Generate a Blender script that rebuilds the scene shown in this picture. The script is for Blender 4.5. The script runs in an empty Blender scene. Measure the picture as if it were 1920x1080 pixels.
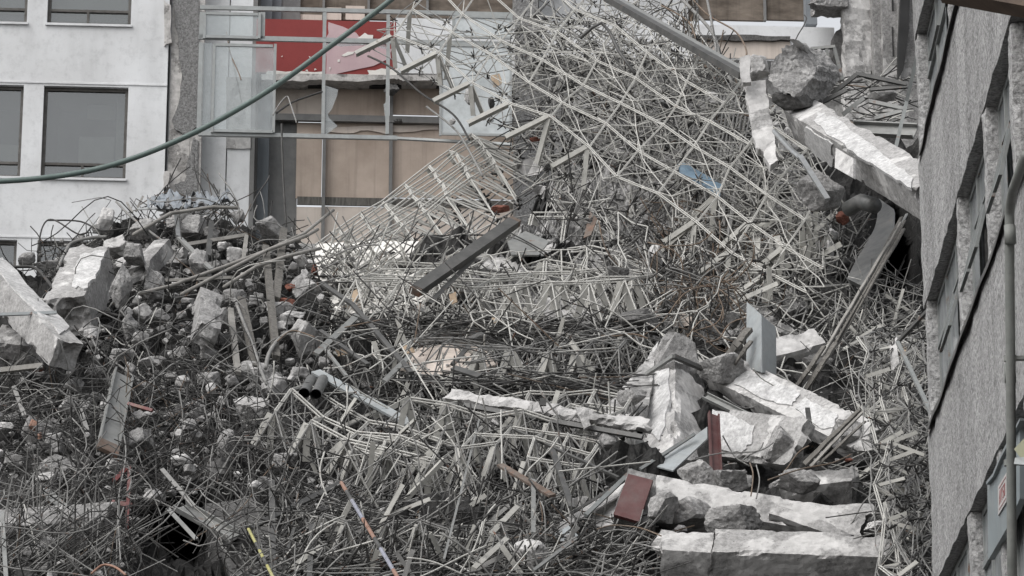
import bpy, bmesh, math, random
from mathutils import Vector, Matrix, noise
SC = bpy.context.scene
COL = SC.collection
RN = random.Random(11)
V = Vector

# ------------------------------------------------------------------ camera
F = 5800.0
TH = math.atan(1590 / F)
CT, ST = math.cos(TH), math.sin(TH)
CAM = V((0, 0, 1.7))
cd = bpy.data.cameras.new('camera')
cam = bpy.data.objects.new('camera', cd)
COL.objects.link(cam)
cam.location = CAM
cam.rotation_euler = (math.pi / 2 + TH, 0, 0)
cd.sensor_width = 36
cd.lens = F / 1920 * 36
cd.clip_start = 0.5
cd.clip_end = 2000
SC.camera = cam

# ------------------------------------------------------------------ light
SUN_EL, SUN_AZ = math.radians(50), math.radians(232)   # azimuth clockwise from +Y: behind and left of the camera
w = bpy.data.worlds.new('World')
SC.world = w
w.use_nodes = True
nt = w.node_tree
sky = nt.nodes.new('ShaderNodeTexSky')
sky.sky_type = 'NISHITA'
sky.sun_disc = False
sky.sun_elevation = SUN_EL
sky.sun_rotation = SUN_AZ
sky.air_density = 1.0
sky.dust_density = 4.0
hs = nt.nodes.new('ShaderNodeHueSaturation')
hs.inputs['Saturation'].default_value = 0.14
bg = nt.nodes['Background']
bg.inputs['Strength'].default_value = 0.15
nt.links.new(sky.outputs[0], hs.inputs['Color'])
nt.links.new(hs.outputs[0], bg.inputs['Color'])
sd = bpy.data.lights.new('sun', 'SUN')
sd.energy = 0.6
sd.angle = math.radians(45)
sd.color = (1.0, 0.985, 0.965)
sun = bpy.data.objects.new('sun', sd)
COL.objects.link(sun)
tosun = V((math.sin(SUN_AZ) * math.cos(SUN_EL), math.cos(SUN_AZ) * math.cos(SUN_EL), math.sin(SUN_EL)))
sun.rotation_euler = tosun.to_track_quat('Z', 'Y').to_euler()
sun.location = (0, 0, 60)
SC.view_settings.view_transform = 'Standard'
SC.view_settings.look = 'None'
SC.view_settings.exposure = 0.64
SC.view_settings.gamma = 1
SC.cycles.max_bounces = 6
SC.cycles.transparent_max_bounces = 12

# ------------------------------------------------------------------ picture geometry
def ray(px, py):
    a, b = (px - 960) / F, (540 - py) / F
    return V((a, CT - ST * b, ST + CT * b))
def at(px, py, Y):
    d = ray(px, py)
    return CAM + d * (Y / d.y)
def mpp(px, py, Y):
    return Y / ray(px, py).y / F
def surf(px, py):
    return 34 + 24 * (1080 - py) / 1080

# ------------------------------------------------------------------ materials
def newmat(name):
    m = bpy.data.materials.new(name)
    m.use_nodes = True
    t = m.node_tree
    return m, t, t.nodes['Principled BSDF']
def N(t, typ, **kw):
    n = t.nodes.new(typ)
    for k, v in kw.items():
        if k in n.inputs: n.inputs[k].default_value = v
        else: setattr(n, k, v)
    return n
def coords(t, stretch=(1, 1, 1)):
    tc = N(t, 'ShaderNodeTexCoord')
    oi = N(t, 'ShaderNodeObjectInfo')
    mu = N(t, 'ShaderNodeMath', operation='MULTIPLY')
    mu.inputs[1].default_value = 37.0
    t.links.new(oi.outputs['Random'], mu.inputs[0])
    ad = N(t, 'ShaderNodeVectorMath', operation='ADD')
    t.links.new(tc.outputs['Object'], ad.inputs[0])
    t.links.new(mu.outputs[0], ad.inputs[1])
    mp = N(t, 'ShaderNodeMapping')
    mp.inputs['Scale'].default_value = stretch
    t.links.new(ad.outputs[0], mp.inputs['Vector'])
    return mp.outputs[0]
def noise_ramp(t, vec, scale, lo, hi, c0, c1, detail=8, rough=0.6, dist=0.0):
    n = N(t, 'ShaderNodeTexNoise')
    n.inputs['Scale'].default_value = scale
    n.inputs['Detail'].default_value = detail
    n.inputs['Roughness'].default_value = rough
    n.inputs['Distortion'].default_value = dist
    t.links.new(vec, n.inputs['Vector'])
    r = N(t, 'ShaderNodeValToRGB')
    e = r.color_ramp.elements
    e[0].position, e[1].position = lo, hi
    e[0].color = (*c0, 1) if len(c0) == 3 else c0
    e[1].color = (*c1, 1) if len(c1) == 3 else c1
    t.links.new(n.outputs['Fac'], r.inputs[0])
    return n, r
def mix(t, fac, a, b, mode='MIX'):
    m = N(t, 'ShaderNodeMixRGB', blend_type=mode)
    for sock, v in ((m.inputs[0], fac), (m.inputs[1], a), (m.inputs[2], b)):
        if isinstance(v, (int, float)): sock.default_value = v
        elif isinstance(v, tuple): sock.default_value = (*v, 1)
        else: t.links.new(v, sock)
    return m.outputs[0]
def bump(t, b, vec, scale, strength, dist=0.02, prev=None, detail=6):
    n = N(t, 'ShaderNodeTexNoise')
    n.inputs['Scale'].default_value = scale
    n.inputs['Detail'].default_value = detail
    n.inputs['Roughness'].default_value = 0.65
    t.links.new(vec, n.inputs['Vector'])
    bp = N(t, 'ShaderNodeBump')
    bp.inputs['Strength'].default_value = strength
    bp.inputs['Distance'].default_value = dist
    t.links.new(n.outputs['Fac'], bp.inputs['Height'])
    if prev: t.links.new(prev, bp.inputs['Normal'])
    t.links.new(bp.outputs[0], b.inputs['Normal'])
    return bp.outputs[0]
def g(v, tint=0.0):
    return (v * (1 + tint), v, v * (1 - tint))

def concrete(name, base, plaster=0.0, pl_col=0.66, rough_bump=0.6, dirt=0.5, tint=0.02, pscale=1.3, spk=0.9):
    m, t, b = newmat(name)
    v = coords(t)
    _, r1 = noise_ramp(t, v, 2.2, 0.30, 0.72, g(base * 0.74, tint), g(base * 1.10, tint))
    _, r2 = noise_ramp(t, v, 17, 0.38, 0.60, g(0.42), g(1.12), detail=9, rough=0.8)
    c = mix(t, spk, r1.outputs[0], r2.outputs[0], 'MULTIPLY')
    if plaster > 0:
        _, r3 = noise_ramp(t, v, pscale, 0.62 - plaster * 0.36, 0.65 - plaster * 0.36, g(0), g(1), detail=9, rough=0.62)
        _, r5 = noise_ramp(t, v, 9, 0.3, 0.7, g(pl_col * 0.72, tint), g(pl_col, tint))
        c = mix(t, r3.outputs[0], c, r5.outputs[0])
    _, r6 = noise_ramp(t, v, 26, 0.30, 0.37, g(0.30), g(1), detail=5, rough=0.6)
    c = mix(t, 0.7, c, r6.outputs[0], 'MULTIPLY')
    _, r4 = noise_ramp(t, v, 5.5, 0.38, 0.60, g(0.45), g(1), detail=10, rough=0.7)
    c = mix(t, dirt, c, r4.outputs[0], 'MULTIPLY')
    t.links.new(c, b.inputs['Base Color'])
    b.inputs['Roughness'].default_value = 0.95
    b.inputs['Specular IOR Level'].default_value = 0.2
    p = bump(t, b, v, 45, rough_bump, 0.014)
    bump(t, b, v, 14, rough_bump * 0.6, 0.018, p)
    return m
def metal(name, col, rust=0.3, rust_col=(0.12, 0.055, 0.03), rough=0.55, metallic=0.0, dirt=0.5, scale=4.0, dust=0.5):
    m, t, b = newmat(name)
    v = coords(t)
    _, d = noise_ramp(t, v, scale * 2, 0.3, 0.65, g(0.45), g(1.05), detail=8)
    c = mix(t, dirt, col, d.outputs[0], 'MULTIPLY')
    if rust > 0:
        _, r = noise_ramp(t, v, scale, 0.66 - rust * 0.3, 0.74 - rust * 0.3, g(0), g(1), detail=9, rough=0.7)
        c = mix(t, r.outputs[0], c, rust_col)
    _, du = noise_ramp(t, v, scale * 0.8, 0.35, 0.75, g(0), g(dust), detail=10, rough=0.75)
    c = mix(t, du.outputs[0], c, (0.27, 0.262, 0.245))
    t.links.new(c, b.inputs['Base Color'])
    b.inputs['Roughness'].default_value = rough
    b.inputs['Metallic'].default_value = metallic
    b.inputs['Specular IOR Level'].default_value = 0.35
    bump(t, b, v, 20, 0.25, 0.01)
    return m
def stucco(name, base, bscale=26, bstr=1.0, streak=0.5):
    m, t, b = newmat(name)
    v = coords(t)
    vs = coords(t, (6, 6, 0.35))
    _, r1 = noise_ramp(t, v, 24, 0.38, 0.60, g(base * 0.50, 0.01), g(base * 1.22, 0.01), detail=6, rough=0.75)
    _, r2 = noise_ramp(t, vs, 0.35, 0.34, 0.62, g(0.55), g(1.1), detail=7, rough=0.5)
    c = mix(t, streak, r1.outputs[0], r2.outputs[0], 'MULTIPLY')
    _, r3 = noise_ramp(t, vs, 2.1, 0.70, 0.74, g(0), g(1), detail=7)
    c = mix(t, r3.outputs[0], c, g(0.42))
    t.links.new(c, b.inputs['Base Color'])
    b.inputs['Roughness'].default_value = 0.97
    b.inputs['Specular IOR Level'].default_value = 0.15
    p = bump(t, b, v, bscale, bstr, 0.035)
    bump(t, b, v, 90, 0.5, 0.01, p)
    return m
def painted_wall(name, base, streak=0.25, bottom_dirt=0.2):
    m, t, b = newmat(name)
    v = coords(t)
    vs = coords(t, (1.2, 1.2, 0.2))
    _, r1 = noise_ramp(t, v, 0.6, 0.3, 0.7, g(base * 0.80, -0.005), g(base, -0.014), detail=9)
    _, r2 = noise_ramp(t, vs, 1.6, 0.28, 0.55, g(0.60), g(1), detail=8)
    c = mix(t, streak, r1.outputs[0], r2.outputs[0], 'MULTIPLY')
    _, r3 = noise_ramp(t, v, 5, 0.30, 0.50, g(0.60), g(1), detail=10, rough=0.75)
    c = mix(t, bottom_dirt, c, r3.outputs[0], 'MULTIPLY')
    _, r7 = noise_ramp(t, v, 16, 0.24, 0.32, g(0.5), g(1), detail=6, rough=0.6)
    c = mix(t, bottom_dirt, c, r7.outputs[0], 'MULTIPLY')
    t.links.new(c, b.inputs['Base Color'])
    b.inputs['Roughness'].default_value = 0.9
    bump(t, b, v, 30, 0.25, 0.01)
    return m
def board(name, c0, c1, scale=3, stretch=(1, 1, 1), streak=0.4, rough=0.85):
    m, t, b = newmat(name)
    v = coords(t, stretch)
    _, r = noise_ramp(t, v, scale, 0.3, 0.7, c0, c1, detail=9)
    vs = coords(t, (8, 8, 0.3))
    _, r2 = noise_ramp(t, vs, 1.1, 0.30, 0.50, g(0.45), g(1), detail=7)
    c = mix(t, streak, r.outputs[0], r2.outputs[0], 'MULTIPLY')
    t.links.new(c, b.inputs['Base Color'])
    b.inputs['Roughness'].default_value = rough
    bump(t, b, v, 8, 0.2, 0.02)
    return m
def glass(name, clear=0.6, col=(0.84, 0.87, 0.87), dust=(0.63, 0.655, 0.66), gloss=0.10):
    m, t, b = newmat(name)
    out = t.nodes['Material Output']
    v = coords(t)
    tr = N(t, 'ShaderNodeBsdfTransparent')
    tr.inputs[0].default_value = (*col, 1)
    df = N(t, 'ShaderNodeBsdfDiffuse')
    df.inputs[0].default_value = (*dust, 1)
    _, r = noise_ramp(t, v, 2.5, 0.3, 0.75, g(min(1, (1 - clear) * 1.4)), g((1 - clear) * 0.6), detail=6)
    m1 = N(t, 'ShaderNodeMixShader')
    t.links.new(r.outputs[0], m1.inputs[0])
    t.links.new(tr.outputs[0], m1.inputs[1])
    t.links.new(df.outputs[0], m1.inputs[2])
    gl = N(t, 'ShaderNodeBsdfGlossy')
    gl.inputs['Roughness'].default_value = 0.05
    m2 = N(t, 'ShaderNodeMixShader')
    m2.inputs[0].default_value = gloss
    t.links.new(m1.outputs[0], m2.inputs[1])
    t.links.new(gl.outputs[0], m2.inputs[2])
    t.links.new(m2.outputs[0], out.inputs['Surface'])
    return m

M = {}
M['con_grey'] = concrete('concrete_grey', 0.34, 0.12, 0.50)
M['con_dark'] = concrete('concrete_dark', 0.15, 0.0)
M['con_raw'] = concrete('concrete_raw', 0.39, 0.0, rough_bump=1.0, dirt=0.4)
M['con_plaster'] = concrete('concrete_plaster', 0.40, 0.14, 0.58, spk=0.72, rough_bump=0.30, dirt=0.22)
M['con_white'] = concrete('concrete_white', 0.42, 0.38, 0.55, spk=0.72, rough_bump=0.30, dirt=0.28, pscale=1.7)
M['con_bright'] = concrete('concrete_limewashed', 0.46, 0.5, 0.60, spk=0.72, rough_bump=0.30, dirt=0.25, pscale=1.6)
M['skim'] = concrete('white_skim_coat', 0.60, 0.0, spk=0.70, rough_bump=0.22, dirt=0.35, tint=0.01)
M['con_mid'] = concrete('concrete_mid', 0.40, 0.34, 0.56, spk=0.72, rough_bump=0.30, dirt=0.4)
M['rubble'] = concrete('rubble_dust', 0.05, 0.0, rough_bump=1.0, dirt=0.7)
M['dust'] = concrete('pale_dust', 0.30, 0.35, 0.46, rough_bump=1.0, dirt=0.6, pscale=3.0)
M['plaster_grey'] = stucco('rough_plaster_grey', 0.26, 40, 1.0, 0.2)
M['white_wall'] = painted_wall('white_paint', 0.73, 0.34, 0.45)
M['cream_wall'] = painted_wall('cream_plaster', 0.56, 0.5, 0.9)
M['old_plaster'] = concrete('old_plaster', 0.44, 0.5, 0.62, rough_bump=0.5, dirt=0.6, tint=0.035, pscale=2.2)
M['stucco'] = stucco('stucco_grey', 0.36, 24, 0.9, 0.45)
M['stucco_dark'] = stucco('stucco_pier', 0.38, 18, 1.0, 0.35)
M['red'] = painted_wall('red_paint', 0.3, 0.15, 0.2)
t = M['red'].node_tree
hs_ = mix(t, 1.0, t.nodes['Principled BSDF'].inputs['Base Color'].links[0].from_socket, (0.88, 0.155, 0.145), 'MULTIPLY')
t.links.new(hs_, t.nodes['Principled BSDF'].inputs['Base Color'])
M['pink'] = board('faded_pink', (0.46, 0.33, 0.35), (0.52, 0.39, 0.40), 2, streak=0.1)
M['chip'] = board('bare_plaster', (0.66, 0.64, 0.60), (0.76, 0.74, 0.70), 6, streak=0.1)
M['tan'] = board('tan_board', (0.34, 0.272, 0.222), (0.52, 0.43, 0.365), 1.0, (1, 1, 1), streak=0.34)
M['tan_light'] = board('cream_board', (0.50, 0.435, 0.385), (0.62, 0.55, 0.49), 1.5, streak=0.25)
M['brown_board'] = board('brown_board', (0.07, 0.055, 0.042), (0.20, 0.165, 0.135), 2.0, (1, 1, 2.5), streak=0.5)
M['slate'] = board('slate_panel', (0.14, 0.155, 0.17), (0.21, 0.225, 0.24), 1.0, streak=0.2)
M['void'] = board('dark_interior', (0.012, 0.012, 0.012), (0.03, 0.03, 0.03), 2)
M['room'] = board('office_wall', (0.22, 0.225, 0.225), (0.34, 0.345, 0.345), 0.5, streak=0.1)
M['blind'] = board('cream_blind', (0.44, 0.42, 0.36), (0.56, 0.54, 0.48), 0.8, streak=0.2)
M['frame_brown'] = metal('window_frame_brown', (0.055, 0.050, 0.045), 0.0, rough=0.5, dirt=0.3)
M['frame_grey'] = metal('grey_aluminium', (0.36, 0.38, 0.38), 0.0, rough=0.5, dirt=0.4)
M['frame_green'] = metal('grey_green_steel', (0.185, 0.20, 0.20), 0.2, rough=0.6, dirt=0.5)
M['mullion'] = metal('grey_mullion', (0.15, 0.15, 0.15), 0.0, rough=0.6, dirt=0.3)
M['glass_clear'] = glass('dusty_glass', 0.80, gloss=0.07)
M['glass_frost'] = glass('milky_glass', 0.35, dust=(0.62, 0.65, 0.655), gloss=0.06)
M['glass_dark'] = glass('window_glass', 0.93, col=(0.55, 0.58, 0.58), dust=(0.35, 0.37, 0.37), gloss=0.15)
M['glass_side'] = glass('grey_window_glass', 0.35, col=(0.4, 0.42, 0.42), dust=(0.30, 0.315, 0.32), gloss=0.28)
M['rod_cream'] = metal('cream_painted_rod', (0.50, 0.492, 0.462), 0.16, rough=0.6, dirt=0.55, scale=5)
M['rod_grey'] = metal('grey_dusty_rod', (0.215, 0.212, 0.205), 0.15, rough=0.8, dirt=0.65, scale=5, dust=0.2)
M['rod_dark'] = metal('dark_rod', (0.042, 0.041, 0.040), 0.15, rough=0.8, dirt=0.5, scale=5, dust=0.12)
M['rod_rust'] = metal('rusty_rod', (0.135, 0.090, 0.058), 0.3, rough=0.85, dirt=0.5, scale=5)
M['angle'] = metal('cream_angle_steel', (0.42, 0.412, 0.38), 0.18, rust_col=(0.13, 0.11, 0.085), rough=0.6, dirt=0.5, scale=3)
M['steel_dark'] = metal('dark_painted_steel', (0.050, 0.050, 0.049), 0.12, rough=0.5, dirt=0.4, dust=0.28)
M['steel_grey'] = metal('grey_steel', (0.20, 0.205, 0.20), 0.22, rough=0.5, dirt=0.5)
M['steel_blue'] = metal('pale_blue_sheet', (0.31, 0.335, 0.345), 0.18, rough=0.45, dirt=0.4)
M['galv'] = metal('galvanised_sheet', (0.42, 0.43, 0.43), 0.05, rough=0.3, metallic=0.7, dirt=0.5)
M['duct'] = metal('dull_duct', (0.085, 0.088, 0.088), 0.1, rough=0.5, metallic=0.2, dirt=0.5)
M['maroon'] = metal('maroon_paint', (0.072, 0.016, 0.016), 0.0, rough=0.6, dirt=0.5, dust=0.22)
M['red_steel'] = metal('red_painted_steel', (0.13, 0.02, 0.02), 0.2, rough=0.6)
M['rust'] = metal('rust', (0.095, 0.062, 0.045), 0.4, rough=0.9)
M['blue'] = metal('blue_sheet', (0.115, 0.185, 0.25), 0.0, rough=0.5, dirt=0.45, dust=0.25)
M['tarp'] = metal('blue_tarp', (0.21, 0.235, 0.265), 0.0, rough=0.6, dirt=0.4)
M['yellow'] = metal('yellow_paint', (0.37, 0.35, 0.12), 0.0, rough=0.6, dirt=0.4)
M['orange'] = metal('orange_paint', (0.25, 0.12, 0.075), 0.0, rough=0.6, dirt=0.4)
M['lavender'] = metal('lavender_wrap', (0.235, 0.245, 0.30), 0.0, rough=0.5, dirt=0.3)
M['black'] = metal('black_plastic', (0.02, 0.02, 0.02), 0.0, rough=0.5)
M['hose'] = metal('grey_green_hose', (0.095, 0.135, 0.125), 0.0, rough=0.55, dirt=0.35, dust=0.15)
M['wood'] = board('weathered_wood', (0.17, 0.163, 0.150), (0.30, 0.288, 0.268), 3, streak=0.5)
M['wood_dark'] = board('dark_timber', (0.06, 0.056, 0.05), (0.17, 0.16, 0.145), 5, (4, 4, 0.6), streak=0.4)
M['brown_soffit'] = board('brown_timber', (0.05, 0.034, 0.025), (0.085, 0.06, 0.042), 2, (1, 6, 1))
M['brick'] = concrete('brick_red', 0.2, 0.0)
t = M['brick'].node_tree
t.links.new(mix(t, 1.0, t.nodes['Principled BSDF'].inputs['Base Color'].links[0].from_socket, (1.25, 0.55, 0.42), 'MULTIPLY'), t.nodes['Principled BSDF'].inputs['Base Color'])
M['pipe'] = metal('grey_drainpipe', (0.155, 0.165, 0.155), 0.08, rough=0.6, dirt=0.5)
M['sign_panel'] = metal('blue_grey_panel', (0.21, 0.245, 0.26), 0.03, rough=0.5, dirt=0.35, scale=2)
M['sign_white'] = metal('sign_white', (0.48, 0.46, 0.45), 0.0, dirt=0.3)
M['sign_red'] = metal('sign_red', (0.32, 0.10, 0.10), 0.0, dirt=0.3)
M['olive'] = metal('olive_sheet', (0.28, 0.28, 0.17), 0.0, dirt=0.3)
M['cardboard'] = board('brown_card', (0.26, 0.19, 0.13), (0.36, 0.28, 0.20), 3)
M['ground'] = concrete('ground_dust', 0.16, 0.1, 0.25)

# ------------------------------------------------------------------ object helpers
def tag(o, label=None, cat=None, group=None, kind=None):
    if label: o['label'] = label
    if cat: o['category'] = cat
    if group: o['group'] = group
    if kind: o['kind'] = kind
    return o
def thing(name, label, cat, loc, group=None):
    o = bpy.data.objects.new(name, None)
    o.empty_display_size = 0.2
    COL.objects.link(o)
    o.location = loc
    return tag(o, label, cat, group)
def origin_of(o):
    p = V((0, 0, 0))
    while o is not None:
        p = p + o.location
        o = o.parent
    return p

class MB:
    def __init__(s):
        s.v, s.f, s.m = [], [], []
        s.mi = 0
    def add(s, vs, fs):
        b = len(s.v)
        s.v += [tuple(v) for v in vs]
        s.f += [tuple(i + b for i in f) for f in fs]
        s.m += [s.mi] * len(fs)
    def tube(s, pts, r, n=5, cap=True):
        pts = [V(p) for p in pts]
        ring = []
        k = len(pts)
        prev = None
        for i, p in enumerate(pts):
            d = (pts[min(i + 1, k - 1)] - pts[max(i - 1, 0)])
            if d.length < 1e-7: d = V((0, 0, 1))
            d.normalize()
            if prev is None:
                a = d.cross(V((0, 0, 1)) if abs(d.z) < 0.9 else V((1, 0, 0))).normalized()
            else:
                a = (prev - d * prev.dot(d))
                a = a.normalized() if a.length > 1e-6 else d.orthogonal().normalized()
            prev = a
            b = d.cross(a)
            rr = r[i] if isinstance(r, (list, tuple)) else r
            ring += [p + (a * math.cos(2 * math.pi * j / n) + b * math.sin(2 * math.pi * j / n)) * rr for j in range(n)]
        fs = [(i * n + j, i * n + (j + 1) % n, (i + 1) * n + (j + 1) % n, (i + 1) * n + j) for i in range(k - 1) for j in range(n)]
        if cap:
            fs += [tuple(range(n - 1, -1, -1)), tuple((k - 1) * n + j for j in range(n))]
        s.add(ring, fs)
    def box(s, o, a, b, c):
        """corner o and three edge vectors"""
        o, a, b, c = V(o), V(a), V(b), V(c)
        vs = [o, o + a, o + a + b, o + b, o + c, o + a + c, o + a + b + c, o + b + c]
        fs = [(0, 3, 2, 1), (4, 5, 6, 7), (0, 1, 5, 4), (1, 2, 6, 5), (2, 3, 7, 6), (3, 0, 4, 7)]
        if a.cross(b).dot(c) < 0: fs = [f[::-1] for f in fs]
        s.add(vs, fs)
    def bar(s, p0, p1, w, h, up=None):
        p0, p1 = V(p0), V(p1)
        d = (p1 - p0).normalized()
        if up is None: up = V((0, -1, 0.25))
        u = V(up) - d * V(up).dot(d)
        u = u.normalized() if u.length > 1e-5 else d.orthogonal().normalized()
        x = d.cross(u)
        s.box(p0 - x * w / 2 - u * h / 2, x * w, u * h, p1 - p0)
    def angle(s, p0, p1, w, t, up=None, up2=None):
        """L-section: two thin legs"""
        p0, p1 = V(p0), V(p1)
        d = (p1 - p0).normalized()
        u = V(up or (0, -1, 0.3)); u = (u - d * u.dot(d)).normalized()
        x = d.cross(u)
        s.box(p0, x * w, u * t, p1 - p0)
        s.box(p0 - u * w, x * t, u * (w - 0.001), p1 - p0)
    def channel(s, p0, p1, w, h, t, up=None):
        p0, p1 = V(p0), V(p1)
        d = (p1 - p0).normalized()
        u = V(up or (0, -1, 0.3)); u = (u - d * u.dot(d)).normalized()
        x = d.cross(u)
        s.box(p0 - x * w / 2 - u * h / 2, x * w, u * t, p1 - p0)
        s.box(p0 - x * w / 2 - u * (h / 2 - t), x * t, u * (h - t), p1 - p0)
        s.box(p0 + x * (w / 2 - t) - u * (h / 2 - t), x * t, u * (h - t), p1 - p0)
    def build(s, name, mats, parent=None, smooth=False, loc=None):
        me = bpy.data.meshes.new(name)
        if not isinstance(mats, (list, tuple)): mats = [mats]
        if parent is not None: o0 = origin_of(parent)
        elif loc is not None: o0 = V(loc)
        else:
            n = len(s.v)
            o0 = V((sum(v[0] for v in s.v) / n, sum(v[1] for v in s.v) / n, min(v[2] for v in s.v)))
        me.from_pydata([(v[0] - o0.x, v[1] - o0.y, v[2] - o0.z) for v in s.v], [], s.f)
        for m in mats: me.materials.append(m)
        if len(mats) > 1: me.polygons.foreach_set('material_index', s.m)
        if smooth: me.polygons.foreach_set('use_smooth', [True] * len(me.polygons))
        me.update()
        o = bpy.data.objects.new(name, me)
        COL.objects.link(o)
        if parent is not None: o.parent = parent
        else: o.location = o0
        return o

def fbm(p, sc, oct=4):
    return noise.fractal(p * sc, 0.9, 2.1, oct)

# a rough block: box of grid faces in its own frame, chipped at the edges, jagged at the ends
def rough_box(mb, c, ax, ay, az, cell=0.07, rough=0.012, chip=0.05, jag0=0.0, jag1=0.0, seed=0, bend=0.0):
    """centre c; half vectors ax (long axis), ay, az"""
    c, ax, ay, az = V(c), V(ax), V(ay), V(az)
    L = [2 * a.length for a in (ax, ay, az)]
    n = [max(2, min(60, int(l / cell))) for l in L]
    ux, uy, uz = ax.normalized(), ay.normalized(), az.normalized()
    off = V((seed * 7.31 % 50, seed * 3.77 % 50, seed * 1.93 % 50))
    idx = {}
    vs, fs = [], []
    def vert(i, j, k):
        key = (i, j, k)
        if key in idx: return idx[key]
        u, v, w_ = 2 * i / n[0] - 1, 2 * j / n[1] - 1, 2 * k / n[2] - 1
        p = V((u * L[0] / 2, v * L[1] / 2, w_ * L[2] / 2))
        q = p + off
        ex = L[0] / 2 - abs(p.x); ey = L[1] / 2 - abs(p.y); ez = L[2] / 2 - abs(p.z)
        e = sorted((ex, ey, ez))
        d = V((noise.noise(q * 3.1), noise.noise(q * 3.1 + V((9, 0, 0))), noise.noise(q * 3.1 + V((0, 9, 0))))) * rough * 0.9
        d += V((noise.noise(q * 12), noise.noise(q * 11 + V((9, 0, 0))), noise.noise(q * 11 + V((0, 9, 0))))) * rough
        # chipped edges: pull in where two faces meet
        edge = max(0.0, 1 - e[1] / (chip * 1.4 + 1e-6))
        if edge > 0:
            amt = chip * edge * (0.10 + min(0.9, max(0.0, 2.2 * (fbm(q, 2.6, 4) - 0.25))))
            if ey < chip * 1.4: d.y -= math.copysign(amt, p.y)
            if ez < chip * 1.4: d.z -= math.copysign(amt, p.z)
        cw = 1.0 - 0.75 * max(abs(v), abs(w_)) ** 3
        if u > 0 and jag1: d.x += cw * (u ** 6) * jag1 * (fbm(V((q.y, q.z, seed)), 2.6, 4)) * 1.6
        if u < 0 and jag0: d.x -= cw * (u ** 6) * jag0 * (fbm(V((q.y, q.z, seed + 3)), 2.6, 4)) * 1.6
        p = p + d
        p.z += bend * (1 - u * u)
        idx[key] = len(vs)
        vs.append(c + ux * p.x + uy * p.y + uz * p.z)
        return idx[key]
    def face(f):
        fs.append(f)
    hand = ux.cross(uy).dot(uz) > 0
    def quad(a, b, c_, d_, flip):
        f = (vert(*a), vert(*b), vert(*c_), vert(*d_))
        if flip != hand: f = f[::-1]
        fs.append(f)
    for i in range(n[0]):
        for j in range(n[1]):
            quad((i, j, 0), (i + 1, j, 0), (i + 1, j + 1, 0), (i, j + 1, 0), False)
            quad((i, j, n[2]), (i + 1, j, n[2]), (i + 1, j + 1, n[2]), (i, j + 1, n[2]), True)
    for i in range(n[0]):
        for k in range(n[2]):
            quad((i, 0, k), (i + 1, 0, k), (i + 1, 0, k + 1), (i, 0, k + 1), True)
            quad((i, n[1], k), (i + 1, n[1], k), (i + 1, n[1], k + 1), (i, n[1], k + 1), False)
    for j in range(n[1]):
        for k in range(n[2]):
            quad((0, j, k), (0, j + 1, k), (0, j + 1, k + 1), (0, j, k + 1), False)
            quad((n[0], j, k), (n[0], j + 1, k), (n[0], j + 1, k + 1), (n[0], j, k + 1), True)
    mb.add(vs, fs)

def beam_axes(A, B, u, l, square=True, deep=None):
    """A, B = (px, py, Y): the ridge between the upper and the lower visible face; u, l = their visible heights in px"""
    a, b = at(*A), at(*B)
    s = mpp((A[0] + B[0]) / 2, (A[1] + B[1]) / 2, (A[2] + B[2]) / 2)
    ax = (b - a)
    d = ax.normalized()
    v = (CAM - (a + b) / 2).normalized()
    n0 = (v - d * v.dot(d)).normalized()
    m = d.cross(n0)
    if (m.z < 0 and abs(m.z) > 0.3) or (abs(m.z) <= 0.3 and m.x > 0): m = -m
    r = math.atan2(max(l, 1), max(u, 1)) if square else math.radians(deep)
    s1, s2 = u * s / max(0.12, math.cos(r)), l * s / max(0.12, math.sin(r))
    if square: s1 = s2 = math.hypot(u, l) * s
    n1 = n0 * math.cos(r) + m * math.sin(r)      # normal of the upper face
    e1 = -n0 * math.sin(r) + m * math.cos(r)     # along the upper face, away from the ridge
    n2 = -e1                                      # normal of the lower face
    return a, b, e1, n1, s1, s2
def beam(name, mat, A, B, u, l, label=None, cat='concrete beam', square=True, deep=None, parent=None, cell=0.07, rough=0.009, chip=0.06, j0=0.25, j1=0.25, bend=0.0, group=None):
    a, b, e1, n1, s1, s2 = beam_axes(A, B, u, l, square, deep)
    global PLANES
    PLANES = ((a, n1), (a, -e1))
    c = (a + b) / 2 + e1 * s1 / 2 - n1 * s2 / 2
    mb = MB()
    rough_box(mb, c, (b - a) / 2, e1 * s1 / 2, n1 * s2 / 2, cell, rough, chip, j0, j1, RN.random() * 99, bend)
    o = mb.build(name, mat, parent)
    if label: tag(o, label, cat, group)
    return o

def patch(parent, pts, face=0, seed=1, planes=None):
    p0, n = (planes or PLANES)[face]
    P = []
    for x, y in jag2_(pts, 5, 3.0, seed):
        d = ray(x, y)
        P.append(CAM + d * ((p0 - CAM).dot(n) / d.dot(n)) + n * 0.022)
    Q = [p - n * 0.05 for p in P]
    k = len(P)
    m_ = MB()
    m_.add(P + Q, [tuple(range(k)), tuple(range(2 * k - 1, k - 1, -1))] + [(i, k + i, k + (i + 1) % k, (i + 1) % k) for i in range(k)])
    return m_.build('plaster_patch', M['skim'], parent)
def jag2_(pts, n, amp, seed):
    return [(p[0], p[1]) for p in jag([(x, y, 0) for x, y in pts], n, amp, seed)]

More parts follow.
